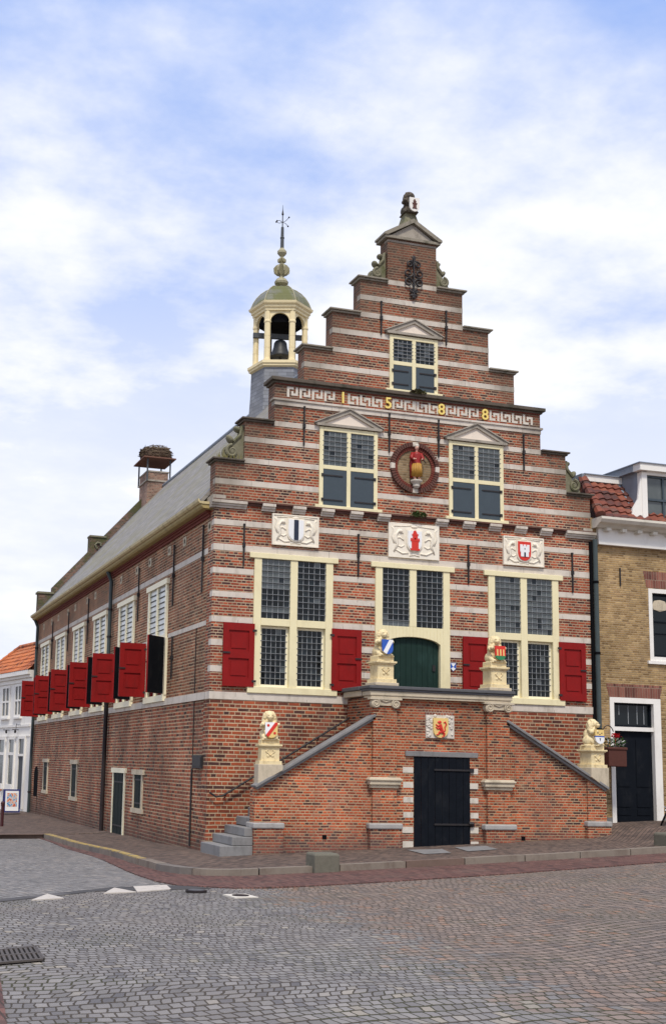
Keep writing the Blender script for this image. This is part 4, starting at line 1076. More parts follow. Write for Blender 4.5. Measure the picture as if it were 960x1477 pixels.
mb = MB(); mb.lathe([(.90,15.95), (.93,15.97), (.93,16.03), (.98,16.07), (.98,16.13), (1.05,16.18), (1.07,16.25), (1.0,16.28)], (TX,TY,0), 6, A0); mb.build('turret_cornice', M['cream_t'], bt)
mb = MB(); mb.lathe([(1.0,16.26), (.97,16.34), (.91,16.48), (.81,16.64), (.67,16.79), (.50,16.91), (.36,16.97), (.2,16.99)], (TX,TY,0), 6, A0); dome = mb.build('dome', M['dome'], bt)
mb = MB()
for k in range(6):
    mb.tube([(*hexp(r,k), z) for r, z in ((1.0,16.27), (.97,16.35), (.91,16.49), (.81,16.65), (.67,16.80), (.50,16.92), (.36,16.98))], .018, 6)
mb.build('dome_rib', M['finial'], dome)
mb = MB(); mb.lathe([(.2,16.97), (.13,17.03), (.10,17.08), (.22,17.15), (.235,17.22), (.17,17.32), (.08,17.38), (.07,17.42)], (TX,TY,0), 16)
mb.lathe([(.06,17.40), (.06,18.12), (.10,18.16), (.155,18.23), (.155,18.30), (.09,18.38), (.06,18.42)], (TX,TY,0), 14)
for k in range(8):
    a = k*PI/4
    pts = [(.06,17.45), (.17,17.47), (.27,17.56), (.28,17.68), (.20,17.78), (.07,17.86)]
    e = Vector((math.cos(a), math.sin(a), 0)); s2 = Vector((-math.sin(a), math.cos(a), 0))*.022
    P = [Vector((TX,TY,0))+e*r+Vector((0,0,z)) for r, z in pts]
    n_ = len(P); mb.add([p+s2 for p in P]+[p-s2 for p in P], [tuple(range(n_)), tuple(range(2*n_-1, n_-1, -1))]+[((i+1) % n_, i, n_+i, n_+(i+1) % n_) for i in range(n_)])
    P = [Vector((TX,TY,0))+e*r+Vector((0,0,z)) for r, z in ((.06,17.9), (.14,17.93), (.15,18.0), (.06,18.08))]
    n_ = 4; mb.add([p+s2 for p in P]+[p-s2 for p in P], [tuple(range(n_)), tuple(range(2*n_-1, n_-1, -1))]+[((i+1) % n_, i, n_+i, n_+(i+1) % n_) for i in range(n_)])
mb.build('finial', M['finial'], bt)
mb = MB(); mb.lathe([(.065,18.4), (.06,18.75), (.075,18.77), (.07,18.8), (.055,18.82), (.05,19.15), (.03,19.17)], (TX,TY,0), 10); mb.tube([(TX,TY,19.15), (TX,TY,19.65), (TX,TY,19.95)], [.02,.016,.005], 6)
mb.build('spire_rod', M['wood'], bt)
mb = MB()
for k in range(4):
    a = R(30)+k*PI/2; e = Vector((math.cos(a), math.sin(a), 0)); c = Vector((TX,TY,19.33))
    mb.tube([c, c+e*.15+Vector((0,0,.02)), c+e*.27+Vector((0,0,.09 if k % 2 else -.03))], .009, 5); mb.ell(tuple(c+e*.28+Vector((0,0,.1 if k % 2 else -.04))), (.03,.03,.03), 8, 5)
mb.build('weather_vane', M['iron'], bt)
mb = MB(); mb.lathe([(.01,19.56), (.04,19.62), (.01,19.78)], (TX,TY,0), 8); mb.build('vane_knob', M['iron'], bt)
mb = MB(); e = Vector((math.cos(R(-12)), math.sin(R(-12)), 0)); f = Vector((-e.y, e.x, 0))
mb.obox((TX,TY,15.33), e*.9, f*.06, (0,0,.08)); mb.obox((TX-.28,TY+.25,14.9), (.05,0,0), (0,.05,0), (0,0,.7)); mb.build('bell_beam', M['wood'], bt)
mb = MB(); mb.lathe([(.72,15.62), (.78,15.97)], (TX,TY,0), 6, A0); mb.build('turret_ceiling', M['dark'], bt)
bell = thing('bell', 'dark bronze bell hanging from the beam inside the cream bell turret', 'bell', (TX, TY, 15.25))
mb = MB(); mb.lathe([(.36,14.60), (.37,14.65), (.29,14.77), (.23,14.95), (.21,15.10), (.16,15.17), (.04,15.2), (.03,15.26)], (TX,TY-.02,0), 20); mb.build('bell_body', M['bronze'], bell, smooth=True)
mb = MB(); mb.tube([(TX,TY-.02,15.0), (TX,TY-.02,14.6)], .02, 6); mb.ell((TX,TY-.02,14.58), (.045,.045,.05)); mb.build('clapper', M['iron'], bell)

# ------------------------------------------------------------------ entrance staircase
ST = thing('entrance_staircase', 'double flight brick entrance steps with balcony and black cellar door', 'staircase', (5, -.8, -.4))
YF = -1.45
def wallpoly(poly, y0, y1, mat, name):
    mb = MB(); mb.prism(poly, 1, y0, y1); return mb.build(name, mat, ST)
wallpoly([(.64,-1.0), (3.35,-1.0), (3.35,2.50), (.64,.92)], YF, YF+.3, M['brick_stair'], 'flight_wall')
wallpoly([(6.70,-1.0), (9.30,-1.0), (9.30,1.03), (6.70,2.50)], YF, YF+.3, M['brick_stair'], 'flight_wall')
mb = MB(); mb.box(3.35, 6.70, YF-.004, YF+.3, -1.0, 2.985); mb.build('balcony_wall', M['brick_stair'], ST)
for x0, x1 in ((3.35, 3.65), (6.4, 6.7)):
    mb = MB(); mb.box(x0, x1, YF+.3, -.02, 1.6, 2.985)
    mb.build('balcony_return_wall', M['brick_stair'], ST)
mb = MB(); mb.box(3.35, 6.70, YF+.3, -.02, 2.15, 2.3); mb.build('landing', M['stone_step'], ST)
# steps
n_st = 13
for sg, xs0, xe, nm in ((1, -.12, 3.35, 14), (-1, 10.0, 6.70, 14)):
    for i in range(nm):
        x = xs0+sg*.27*i; zt = -.27+.19*i
        if sg < 0 and x > 9.30: x = 9.3
        x2 = xe
        if (x2-x)*sg < .05: continue
        y0 = -1.5+.012*i if (sg > 0 and i < 3) else YF+.3
        mb = MB()
        if sg > 0 and i < 3:
            mb.box(x, .635, y0, -.03, zt-.185 if i else -.8, zt)
        else: mb.box(x, min(x+.36*1, x2) if sg > 0 else max(x-.36, x2), y0, -.03, zt-.19, zt)
        mb.build('step', M['stone_step'], ST, bevel=.015)
# copings
for A, B in (((.60,1.00), (3.37,2.61)), ((9.32,1.11), (6.68,2.59))):
    mb = MB(); d = Vector((B[0]-A[0], 0, B[1]-A[1])); L = d.length; d.normalize(); up = Vector((-d.z, 0, d.x)); up = up if up.z > 0 else -up
    c = Vector(((A[0]+B[0])/2, -1.43, (A[1]+B[1])/2))
    mb.obox(c-up*.03, d*L/2, (0,.16,0), up*.03); mb.obox(c-up*.085, d*(L/2-.02), (0,.11,0), up*.03)
    mb.build('flight_coping', M['stone_grey'], ST, bevel=.012)
mb = MB(); mb.mi = 0; mb.box(3.20, 6.84, -1.65, -1.08, 3.17, 3.24); mb.box(3.22, 6.82, -1.62, -1.10, 3.12, 3.17)
mb.mi = 1; mb.box(3.25, 6.79, -1.59, -1.12, 3.02, 3.12); mb.box(3.28, 6.76, -1.57, -1.14, 2.97, 3.02)
for xa, xb in ((3.18, 3.65), (6.40, 6.86)):
    mb.mi = 0; mb.box(xa, xb, -1.08, -.02, 3.15, 3.236); mb.mi = 1; mb.box(xa+.06, xb-.05, -1.08, -.02, 3.02, 3.15)
mb.build('balcony_cornice', [M['stone_slab'], M['stone_beige']], ST, bevel=.012)
# pilasters
for x0, x1 in ((3.34, 3.91), (6.16, 6.73)):
    mb = MB(); mb.box(x0, x1, YF-.09, YF+.05, -.9, 2.8); mb.box(x0-.08, x1+.08, YF-.155, YF-.001, -.9, .11); mb.build('pilaster', M['brick_stair'], ST)
    mb = MB(); mb.box(x0-.10, x1+.08, YF-.17, YF+.02, 1.06, 1.23); mb.box(x0-.06, x1+.05, YF-.13, YF+.02, .99, 1.06); mb.box(x0-.13, x1+.11, YF-.20, YF+.02, 1.15, 1.20); mb.build('pilaster_collar', M['stone_beige'], ST, bevel=.02)
    mb = MB(); mb.box(x0-.12, x1+.12, YF-.19, YF+.02, .11, .235); mb.build('pilaster_plinth_cap', M['stone_cap'], ST, bevel=.03)
    mb = MB(); mb.box(x0-.10, x1+.10, YF-.16, YF+.02, 2.93, 2.975); mb.box(x0-.02, x1+.02, YF-.12, YF+.02, 2.80, 2.93)
    for sg in (-1, 1):
        cx = (x0+x1)/2+sg*(x1-x0)*.42
        pts = []
        for i in range(28):
            t = i/27; a = PI/2-sg*(-1)*t*2*PI*1.9; r = .10*(1-.8*t)
            pts.append((cx+sg*.0+r*math.cos(a), YF-.14, 2.845+r*math.sin(a)))
        mb.tube(pts, .018, 6); mb.prism([(cx+.105*math.cos(2*PI*i/20), 2.845+.105*math.sin(2*PI*i/20)) for i in range(20)][::1], 1, YF-.135, YF+.0)
    mb.tube([((x0+x1)/2-.16, YF-.13, 2.93), ((x0+x1)/2, YF-.13, 2.885), ((x0+x1)/2+.16, YF-.13, 2.93)], .02, 6)
    mb.build('ionic_capital', M['stone_beige'], ST)
for x0, x1, zc in ((.60, 1.26, .22), (8.72, 9.34, .33)):
    mb = MB(); mb.box(x0, x1, YF-.13, YF+.36, -1.0, zc-.12); mb.build('pier_base', M['brick_stair'], ST)
    mb = MB(); mb.box(x0-.02, x1+.02, YF-.16, YF+.38, zc-.12, zc); mb.build('pier_cap', M['stone_cap'], ST, bevel=.025)
mb = MB(); mb.prism([(8.78,.2), (9.28,.2), (9.28,1.03), (8.78,1.29)], 1, YF-.05, YF+.02); mb.build('end_pier', M['brick_stair'], ST)
# cellar door
mb = MB()
for i in range(8):
    a = 4.36+i*1.39/8; mb.box(a+.004, a+1.39/8-.004, YF-.02-(.004 if i % 2 else 0), YF-.003, -.5, 1.70)
cd = mb.build('cellar_door', M['black'], ST)
for z in (1.42, .22):
    mb = MB(); mb.box(4.85, 5.80, YF-.045, YF-.026, z-.02, z+.02); mb.box(5.74, 5.84, YF-.05, YF-.02, z-.05, z+.05)
    if z < 1: mb.tube([(5.70,YF-.05,.24), (5.80,YF-.06,.24)], .05, 6)
    mb.build('strap_hinge', M['iron'], cd)
mb = MB(); mb.box(4.15, 5.95, YF-.05, YF+.02, 1.705, 1.82); mb.build('door_lintel', M['stone_grey'], ST, bevel=.01)
for z0, z1 in ((1.34,1.465), (1.01,1.135), (.69,.81), (.36,.48), (.03,.16), (-.29,-.15)):
    for x0, x1 in ((4.11,4.35), (5.76,5.96)):
        mb = MB(); mb.box(x0+random.uniform(-.03,.02), x1, YF-.012, YF+.02, z0, z1); mb.build('quoin_stone', M['stone_white'], ST)
# arms above the cellar door
mb = MB(); mb.box(4.65, 5.35, YF-.04, YF, 2.125, 2.64); 
arms = mb.build('coat_of_arms', M['stone_white'], ST)
mb = MB()
for i in range(46):
    sd = random.choice((-1, 1)); x = 5.0+sd*random.uniform(.22,.33); z = random.uniform(2.16,2.6)
    if i > 34: x = random.uniform(4.7,5.3); z = random.uniform(2.55,2.62)
    mb.ell((x, YF-.042, z), (random.uniform(.03,.05), .022, random.uniform(.025,.045)), 8, 5)
mb.build('carved_mantling', M['stone_white'], arms, smooth=True)
mb = MB(); mb.mi = 0; mb.prism(shield_poly(5.0, 2.35, .36, .44), 1, YF-.085, YF-.035)
mb.mi = 1; y = YF-.09
def lim(pts, r): mb.tube([(5.0+u, y, 2.35+w) for u, w in pts], r, 6, True)
lim([(.03,-.09), (-.01,.0), (-.03,.08)], [.04,.045,.04]); mb.ell((5-.035,y,2.35+.13), (.045,.02,.035)); lim([(-.05,.13), (-.09,.125)], [.025,.012])
lim([(-.03,.06), (-.08,.04), (-.13,.08)], [.026,.02,.014]); lim([(-.02,.02), (-.09,-.02), (-.13,.02)], [.026,.02,.014])
lim([(.03,-.09), (-.05,-.10), (-.07,-.15), (-.12,-.15)], [.035,.026,.018,.014]); lim([(.03,-.09), (.08,-.13), (.06,-.19), (.02,-.2)], [.035,.026,.018,.014])
lim([(.04,-.08), (.10,-.05), (.09,.02), (.13,.08), (.10,.14), (.06,.12)], [.02,.016,.014,.018,.02,.01])
mb.build('shield', [M['shgold'], M['shred']], arms)
mb = MB(); mb.box(4.64, 5.36, YF-.008, YF+.01, 2.645, 2.745); mb.build('soldier_course', M['soldier'], ST)
for x in (3.10-.9, 7.05):
    mb = MB(); mb.box(x, x+.10, YF-.006, YF+.02, -.12, -.03); mb.build('vent_hole', M['dark'], ST)
mb = MB()
pts = [(.03,-.12,.80), (.18,-.14,.71), (.34,-.14,.74), (3.72,-.14,2.78), (3.82,-.12,2.80)]
mb.tube(pts, .022, 8)
for u in (.4, 1.5, 2.6, 3.6):
    z = .78+(u-.4)*.603; mb.tube([(u,-.14,z), (u,-.10,z-.08), (u,-.03,z-.09)], .014, 6)
mb.build('handrail', M['iron'], ST)

# ------------------------------------------------------------------ lions
def lion_mesh():
    mb = MB()
    for s in (-1, 1):
        mb.ell((s*.115,.05,.11), (.085,.14,.12)); mb.tube([(s*.12,-.02,.12), (s*.13,-.10,.06), (s*.12,-.17,.035)], [.07,.055,.042], 10); mb.ell((s*.12,-.19,.03), (.05,.07,.034))
        mb.tube([(s*.11,-.01,.36), (s*.165,-.06,.30), (s*.175,-.13,.31)], [.062,.055,.042], 10); mb.ell((s*.165,-.175,.325), (.042,.05,.045))
        mb.ell((s*.075,-.02,.585), (.032,.025,.035)); mb.ell((s*.035,-.135,.535), (.028,.03,.02))
        for i in range(5): mb.ell((s*(.10+.02*math.sin(i)), -.05+.02*i, .36+.045*i), (.05,.05,.045), 10, 7)
    mb.ell((0,.07,.22), (.13,.13,.2)); mb.ell((0,.0,.34), (.135,.11,.13)); mb.ell((0,.01,.455), (.135,.125,.125)); mb.ell((0,-.07,.505), (.088,.095,.09))
    mb.ell((0,-.155,.475), (.048,.05,.04)); mb.ell((0,-.195,.49), (.022,.018,.018)); mb.ell((0,-.15,.44), (.036,.04,.022)); mb.ell((0,.0,.575), (.085,.08,.055))
    for i in range(9):
        a = PI*(i/8); mb.ell((.115*math.cos(a), -.055, .475+.115*math.sin(a)), (.034,.04,.034), 10, 7)
    for i in range(17):
        a = -.35+(PI+.7)*i/16; c_, s_ = math.cos(a), math.sin(a)
        mb.tube([(.07*c_,-.085,.505+.07*s_), (.125*c_,-.065,.49+.115*s_), (.15*c_,-.01,.43+.10*s_), (.145*c_,.05,.36+.06*s_)], [.014,.021,.022,.014], 7)
    for i in range(6): mb.ell((random.uniform(-.09,.09), -.09, .33+.015*i), (.03,.03,.05), 8, 6)
    mb.tube([(.08,.17,.05), (.15,.18,.10), (.17,.12,.22), (.15,.14,.30)], [.025,.022,.02,.03], 8)
    mb.box(-.19, .19, -.23, .2, -.012, .014)
    return remesh(mb, .0085, 0)
lion_me = lion_mesh()
def pedestal(mb, w, d, h, ):
    mb.box(-w*.62, w*.62, -d*.62, d*.62, 0, h*.16); mb.box(-w*.5, w*.5, -d*.5, d*.5, h*.16, h*.80); mb.box(-w*.57, w*.57, -d*.57, d*.57, h*.80, h*.86); mb.box(-w*.64, w*.64, -d*.64, d*.64, h*.86, h*.94); mb.box(-w*.5, w*.5, -d*.5, d*.5, h*.94, h*1.16)
    for s in (-1, 1):
        mb.tube([(-.10*s, -d*.5-.006, h*.62), (0, -d*.5-.014, h*.42), (.09*s, -d*.5-.006, h*.60), (.05*s, -d*.5-.006, h*.68)], .012, 6); mb.ell((s*.05, -d*.5, h*.40), (.035,.02,.035), 8, 6)
def flat_shield(w=.27, h=.33):
    P = [(-w/2, h), (w/2, h), (w/2, h*.35)]
    for i in range(1, 8): a = i/8*PI; P.append((w/2*math.cos(a), h*.35-h*.35*math.sin(a)))
    P.append((-w/2, h*.35)); return P[::-1]
def clipband(P, f):
    """clip convex polygon by half-planes f: list of (a,b,c) keep a*x+b*z>=c"""
    for a, b, c in f:
        out = []
        for i in range(len(P)):
            p, q = P[i], P[(i+1) % len(P)]; dp, dq = a*p[0]+b*p[1]-c, a*q[0]+b*q[1]-c
            if dp >= 0: out.append(p)
            if dp*dq < 0: t = dp/(dp-dq); out.append((p[0]+(q[0]-p[0])*t, p[1]+(q[1]-p[1])*t))
        P = out
        if len(P) < 3: return None
    return P
def lion(label, loc, zped, kind, rz, gz=None, head=0):
    """loc = centre of the top of its grey block / slab; zped = pedestal height"""
    t = thing('lion_statue', label, 'statue', loc, 'heraldic lions of the entrance steps', rz)
    if gz is not None:
        mb = MB(); mb.prism([(-.27, gz[0]), (.27, gz[1]), (.27, 0), (-.27, 0)], 1, -.26, .22); o = mb.build('base_block', M['stone_beige'], t, org=(0,0,0), bevel=.01)
    else:
        mb = MB(); mb.box(-.29, .29, -.27, .25, 0, .07); mb.build('base_block', M['stone_beige'], t, org=(0,0,0), bevel=.01)
    h0 = 0 if gz is not None else .07
    mb = MB(); pedestal(mb, .40, .38, zped-h0); o = mb.build('pedestal', M['lion'], t, org=(0,0,-h0), bevel=.006)
    zt = h0+(zped-h0)*1.16
    link_mesh('lion_figure', lion_me, M['lion'], t, (0,0,zt), (0,0,head))
    mb = MB(); P = flat_shield(); Y0, Y1, Y2 = -.285, -.255, -.29
    def layer(mi, f, y=-.288):
        q = clipband(P, f)
        if q: mb.mi = mi; mb.prism(q, 1, y, -.256)
    def bar(mi, pts, y=-.294): mb.mi = mi; mb.prism(pts, 1, y, -.25)
    if kind == 0:
        layer(0, [(-.8,.6,.10-.0)]); layer(1, [(.8,-.6,-.10)]); layer(2, [(.8,-.6,-.135), (-.8,.6,.062)], -.293)
        for cx, cz, m in ((-.07,.265,2), (.07,.10,2)): bar(m, [(cx+.03*math.cos(i*PI/4), cz+.03*math.sin(i*PI/4)) for i in range(8)])
    elif kind == 1:
        layer(3, []); layer(0, [(.85,-.5,-.125), (-.85,.5,.03)], -.293)
    elif kind == 2:
        layer(2, [(0,1,.10)]); layer(4, [(0,-1,-.10)])
        for cx in (-.08, 0, .08): layer(1, [(1,0,cx-.018), (-1,0,-cx-.018), (0,1,.10), (0,-1,-.25)], -.293)
    else:
        layer(1, [(0,1,.185)]); layer(3, [(0,1,.16), (0,-1,-.186)], -.292); layer(0, [(0,-1,-.161)])
        for cx, cz in ((-.06,.25), (.06,.25), (0,.22)): bar(5, [(cx-.022,cz+.01), (cx,cz-.016), (cx+.022,cz+.01)])
        bar(5, [(-.022,.13), (0,.06), (.022,.13)])
    o = mb.build('shield', [M['wh'], M['shgold'], M['shred'], M['shblue'], M['shgreen'], M['navy']], t, org=(0,0,0))
    o.location = (0, -.0, zt+.02); o.rotation_euler = (R(-4), 0, 0)
    return t
lion('cream lion with red diagonal on white and gold shield, foot of left flight', (.98,-1.33,1.45), .45, 0, R(-8), (-.43, -.12))
lion('cream lion holding a blue shield with a white diagonal, left end of the balcony', (3.62,-1.36,3.242), .58, 1, R(4))
lion('cream lion holding a red and gold striped shield, right end of the balcony', (6.46,-1.36,3.242), .58, 2, R(2))
lion('cream lion with turned head and white and gold shield, foot of the right flight', (9.03,-1.33,1.56), .44, 3, R(10), (-.22, -.52), R(28))
# weathered lion on the gable top
gl = thing('gable_lion_statue', 'small dark weathered lion with a pale tower shield on the gable peak', 'statue', (4.98, .16, 15.37))
me2 = lion_me.copy(); me2.materials.clear(); link_mesh('lion_figure', me2, M['stone_cop'], gl, (0,0,0), (0,0,R(-6)), .98)
mb = MB(); mb.mi = 0; P = [(x*1.0+.035, z*1.12) for x, z in flat_shield()]; mb.prism(P, 1, -.25, -.21); mb.mi = 1; tower(mb, .035, .20, .16, .26, -.25, .006)
o = mb.build('shield', [M['white'], M['kerbrust']], gl, org=(0,0,0)); o.location = (0,-.03,-.01)

# ------------------------------------------------------------------ statue in the medallion
sx, sy, sz = 5.07, -.12, 8.38
fg_ = thing('person_statue', 'painted figure of a standing person in red robe and gold skirt in the round niche', 'statue', (sx, sy, sz))
mb = MB()
for s in (-1, 1):
    mb.tube([(s*.05,0,.42), (s*.06,-.01,.22), (s*.055,.0,.03)], [.055,.045,.03], 8); mb.ell((s*.06,-.04,.02), (.028,.06,.02), 8, 6)
    mb.tube([(s*.10,0,.66), (s*.15,-.02,.55), (s*.10,-.10,.50)], [.036,.032,.024], 8)
    mb.ell((s*.085,-.125,.50), (.022,.03,.02), 8, 6)
    for q in range(4): mb.tube([(s*.085+(q-1.5)*.009,-.14,.50), (s*.085+(q-1.5)*.009,-.165,.49)], .005, 4)
mb.ell((0,0,.55), (.10,.07,.17)); mb.ell((0,0,.42), (.09,.07,.09)); mb.tube([(0,0,.68), (0,-.005,.75)], .03, 8)
mb.ell((0,-.01,.81), (.05,.058,.07)); mb.ell((0,-.068,.805), (.012,.014,.02), 8, 6)
me = remesh(mb, .010, 1); link_mesh('body', me, M['pink'], fg_)
mb = MB(); mb.lathe([(.115,.30), (.11,.40), (.09,.50), (.11,.62), (.10,.68), (.045,.71)], (sx,sy+.005,sz), 16, 0, 1.05)
for s in (-1, 1): mb.tube([(sx+s*.10,sy,sz+.67), (sx+s*.155,sy-.02,sz+.55), (sx+s*.12,sy-.08,sz+.51)], [.05,.048,.04], 8)
mb.tube([(sx-.10,sy+.05,sz+.66), (sx-.12,sy+.05,sz+.4), (sx-.12,sy+.04,sz+.06)], [.04,.045,.035], 8)
mb.build('robe', M['robe'], fg_, smooth=True)
mb = MB(); mb.lathe([(.09,.08), (.125,.10), (.115,.22), (.12,.36), (.10,.42)], (sx,sy,sz), 14, 0, 1.05)
for i in range(9): a = PI+PI*i/8; mb.tube([(sx+.11*math.cos(a), sy+.11*math.sin(a), sz+.4), (sx+.125*math.cos(a), sy+.125*math.sin(a), sz+.1)], .018, 6)
mb.build('skirt', M['skirt'], fg_, smooth=True)
mb = MB(); mb.lathe([(.056,.84), (.058,.87), (.045,.905), (.015,.92)], (sx,sy-.005,sz), 12); mb.tube([(sx,sy+.04,sz+.9), (sx,sy,sz+.94), (sx,sy-.04,sz+.92)], .014, 6); mb.build('helmet', M['stone_white'], fg_)
mb = MB(); mb.tube([(sx+.10,sy-.15,sz+.50), (sx+.20,sy-.10,sz+.42)], .012, 6); mb.build('held_staff', M['iron'], fg_)

# ------------------------------------------------------------------ small plants
def weed(label, x, y, z, n, r, h, mat=('leaf','leafdry')):
    o = thing('weed', label, 'plant', (x, y, z))
    mb = MB()
    for i in range(n):
        a = random.uniform(0, 2*PI); rr = r*random.random()**.6; zz = random.uniform(-.3, 1)*h*(1-.5*rr/r)
        p = Vector((x+rr*math.cos(a), y-abs(rr*math.sin(a))*.5, z+zz)); l = random.uniform(.025,.055)
        d = Vector((random.uniform(-1,1), random.uniform(-1,.4), random.uniform(-.6,1))).normalized()*l; s_ = d.cross(Vector((0,.3,1))).normalized()*l*.4
        mb.mi = random.choice((0,0,1)); mb.quad(p-d, p-s_, p+d, p+s_)
    mb.build('leaves', [M[mat[0]], M[mat[1]]], o)
    mb = MB()
    for i in range(6): a = random.uniform(0, PI*2); mb.tube([(x,y,z), (x+r*.6*math.cos(a), y-.05, z+h*random.uniform(-.1,.7))], .004, 4)
    mb.build('stems', M['twig2'], o)
weed('green weed growing on the cornice above the middle coat of arms', 5.12, -.10, 7.50, 160, .22, .13)
weed('dark weed growing under the sill of the top gable window', 5.12, -.10, 10.60, 130, .24, .10, ('leafdry','twig2'))
mb = MB()
gr = thing('grass_tuft', 'dry grass tufts on the coping of the lowest left gable step', 'plant', (.35, .15, 8.5))
for i in range(90):
    x = random.uniform(.05,.66); y = random.uniform(-.05,.4); h = random.uniform(.05,.17)*(1.5 if x < .25 and i % 4 == 0 else 1); mb.tube([(x,y,8.49), (x+random.uniform(-.03,.03), y-random.uniform(0,.03), 8.5+h)], [.007,.002], 4, False)
mb.build('grass_blades', M['grass'], gr)

# ------------------------------------------------------------------ street furniture
def block(label, x0, x1, y0, y1, zt):
    z0 = g((x0+x1)/2, (y0+y1)/2)-.1
    mb = MB(); mb.lathe([(.5,0), (.5,.9), (.47,1.0)], (0,0,0), 4, PI/4)
    cx, cy = (x0+x1)/2, (y0+y1)/2; k = math.sqrt(2)/1.0
    mb.v = [(cx+v[0]*k*(x1-x0), cy+v[1]*k*(y1-y0), z0+v[2]*(zt-z0)) for v in mb.v]
    o = mb.build('stone_block', M['blockst'], None, org=(cx, cy, z0), bevel=.03); tag(o, label, 'stone block', 'stone blocks at the kerb'); return o
M['blockst'] = mplain('mossy_block_stone', (.15,.14,.11), .95, .1, .25, 9, bump=.5, dirt=(.055,.06,.035), dsc=3.0, damt=.9)
block('low mossy stone block on the kerb in front of the left flight', .62, 1.12, -5.12, -4.62, -.16)
block('low stone block on the kerb at the right edge by the bicycle', 8.52, 8.95, -4.95, -4.3, .24)
mb = MB(); mb.box(8.95, 14, -4.85, -4.45, -.3, .30); o = mb.build('raised_kerb', M['stone_grey'], None, bevel=.02); struct(o)
bo = thing('bollard', 'dark red iron bollard on the pavement edge by the side street', 'bollard', (-2.62, 14.58, -.85))
mb = MB(); mb.lathe([(.075,0), (.07,.1), (.055,.13), (.05,.78), (.065,.80), (.065,.84)], (-2.62,14.58,-.87), 12); mb.build('post', M['pole'], bo)
mb = MB(); mb.lathe([(.06,.84), (.07,.88), (.05,.93), (.0,.95)], (-2.62,14.58,-.87), 12); mb.build('post_cap', M['pole'], bo)
# drain and covers
def ground_thing(mb, name, mats, label, cat, c): o = mb.build(name, mats, None, org=(c[0], c[1], g(*c))); return tag(o, label, cat)
dg = thing('drain_grate', 'rectangular iron drain grate in the grey cobbles at the left edge', 'drain', (-6.2,-14.7,g(-6.2,-14.7)))
P4 = [Vector((-6.55,-14.4,0)), Vector((-5.89,-14.13,0)), Vector((-5.96,-15.11,0)), Vector((-6.62,-15.35,0))]
mb = MB()
def gp(s, t, dz): 
    p = P4[0].lerp(P4[1], s).lerp(P4[3].lerp(P4[2], s), t); return Vector((p.x, p.y, g(p.x,p.y)+dz))
mb.mi = 0; mb.quad(gp(0,0,.014), gp(0,1,.014), gp(1,1,.014), gp(1,0,.014)); mb.f[-1] = mb.f[-1][::-1]
mb.build('pit', M['pit'], dg)
mb = MB()
for i in range(13):
    a = (i+.2)/13; b = (i+.75)/13
    v = [gp(a,.05,.014), gp(b,.05,.014), gp(b,.95,.014), gp(a,.95,.014)]
    mb.add(v+[q+Vector((0,0,.016)) for q in v], [(4,5,6,7), (0,1,5,4), (1,2,6,5), (2,3,7,6), (3,0,4,7)])
for a0, a1, b0, b1 in ((0,1,0,.06), (0,1,.94,1), (0,.04,0,1), (.97,1,0,1), (0,1,.47,.53)):
    v = [gp(a0,b0,.014), gp(a1,b0,.014), gp(a1,b1,.014), gp(a0,b1,.014)]
    mb.add(v+[q+Vector((0,0,.018)) for q in v], [(4,5,6,7), (0,1,5,4), (1,2,6,5), (2,3,7,6), (3,0,4,7)])
mb.v = [tuple(v) for v in mb.v]; mb.build('grate_bars', M['grate'], dg)
vc = thing('valve_cover', 'small round iron valve cover set in a pale square stone in the street', 'valve cover', (-1.98,-8.75,g(-1.98,-8.75)))
zc = g(-1.98,-8.75)
mb = MB(); mb.obox((-1.98,-8.75,zc), (.19,.02,0), (-.02,.24,0), (0,0,.02)); mb.build('stone_surround', M['stone_white'], vc)
mb = MB(); mb.lathe([(.13,.02), (.13,.03), (.02,.032)], (-1.98,-8.75,zc), 16); mb.build('lid', M['zinc_low'], vc)
vc = thing('manhole_cover', 'dark round iron cover beside the white road marking', 'manhole cover', (-2.42,-7.85,g(-2.42,-7.85)))
mb = MB(); mb.lathe([(.17,.0), (.17,.036), (.15,.04)], (-2.42,-7.85,g(-2.42,-7.85)), 18); mb.build('rim', M['zinc_low'], vc)
mb = MB(); mb.lathe([(.13,.038), (.13,.044), (.02,.045)], (-2.42,-7.85,g(-2.42,-7.85)), 18); mb.build('lid', M['stone_slab'], vc)

# ------------------------------------------------------------------ white house (left)
P0 = Vector((-.06, 26.85, 0)); D = Vector((-.17, .985, 0)).normalized(); Nn = Vector((-D.y, D.x, 0))   # Nn points out to the street
if Nn.x > 0: Nn = -Nn
WHO = thing('white_house', 'low white plastered house with orange pantile roof beyond the town hall', 'house', (P0.x, P0.y, -.7))
def wb(mb, s0, s1, o0, o1, z0, z1):
    c = P0+D*((s0+s1)/2)+Nn*((o0+o1)/2); mb.obox((c.x,c.y,(z0+z1)/2), D*((s1-s0)/2), Nn*((o1-o0)/2), (0,0,(z1-z0)/2))
mb = MB(); wb(mb, -.1, 7.0, -2.6, 0, -1.2, 5.0); mb.build('wall', M['white'], WHO)
mb = MB(); wb(mb, -.1, 7.05, 0, .06, 4.74, 4.92); wb(mb, -.1, 7.1, 0, .16, 4.92, 5.04); wb(mb, -.1, 7.15, 0, .28, 5.04, 5.22); mb.build('cornice', M['white'], WHO)
mb = MB(); wb(mb, 0, 7.0, 0, .05, 2.82, 2.92); wb(mb, 0, 7.0, 0, .03, 2.40, 2.46); mb.build('fascia', M['white'], WHO)
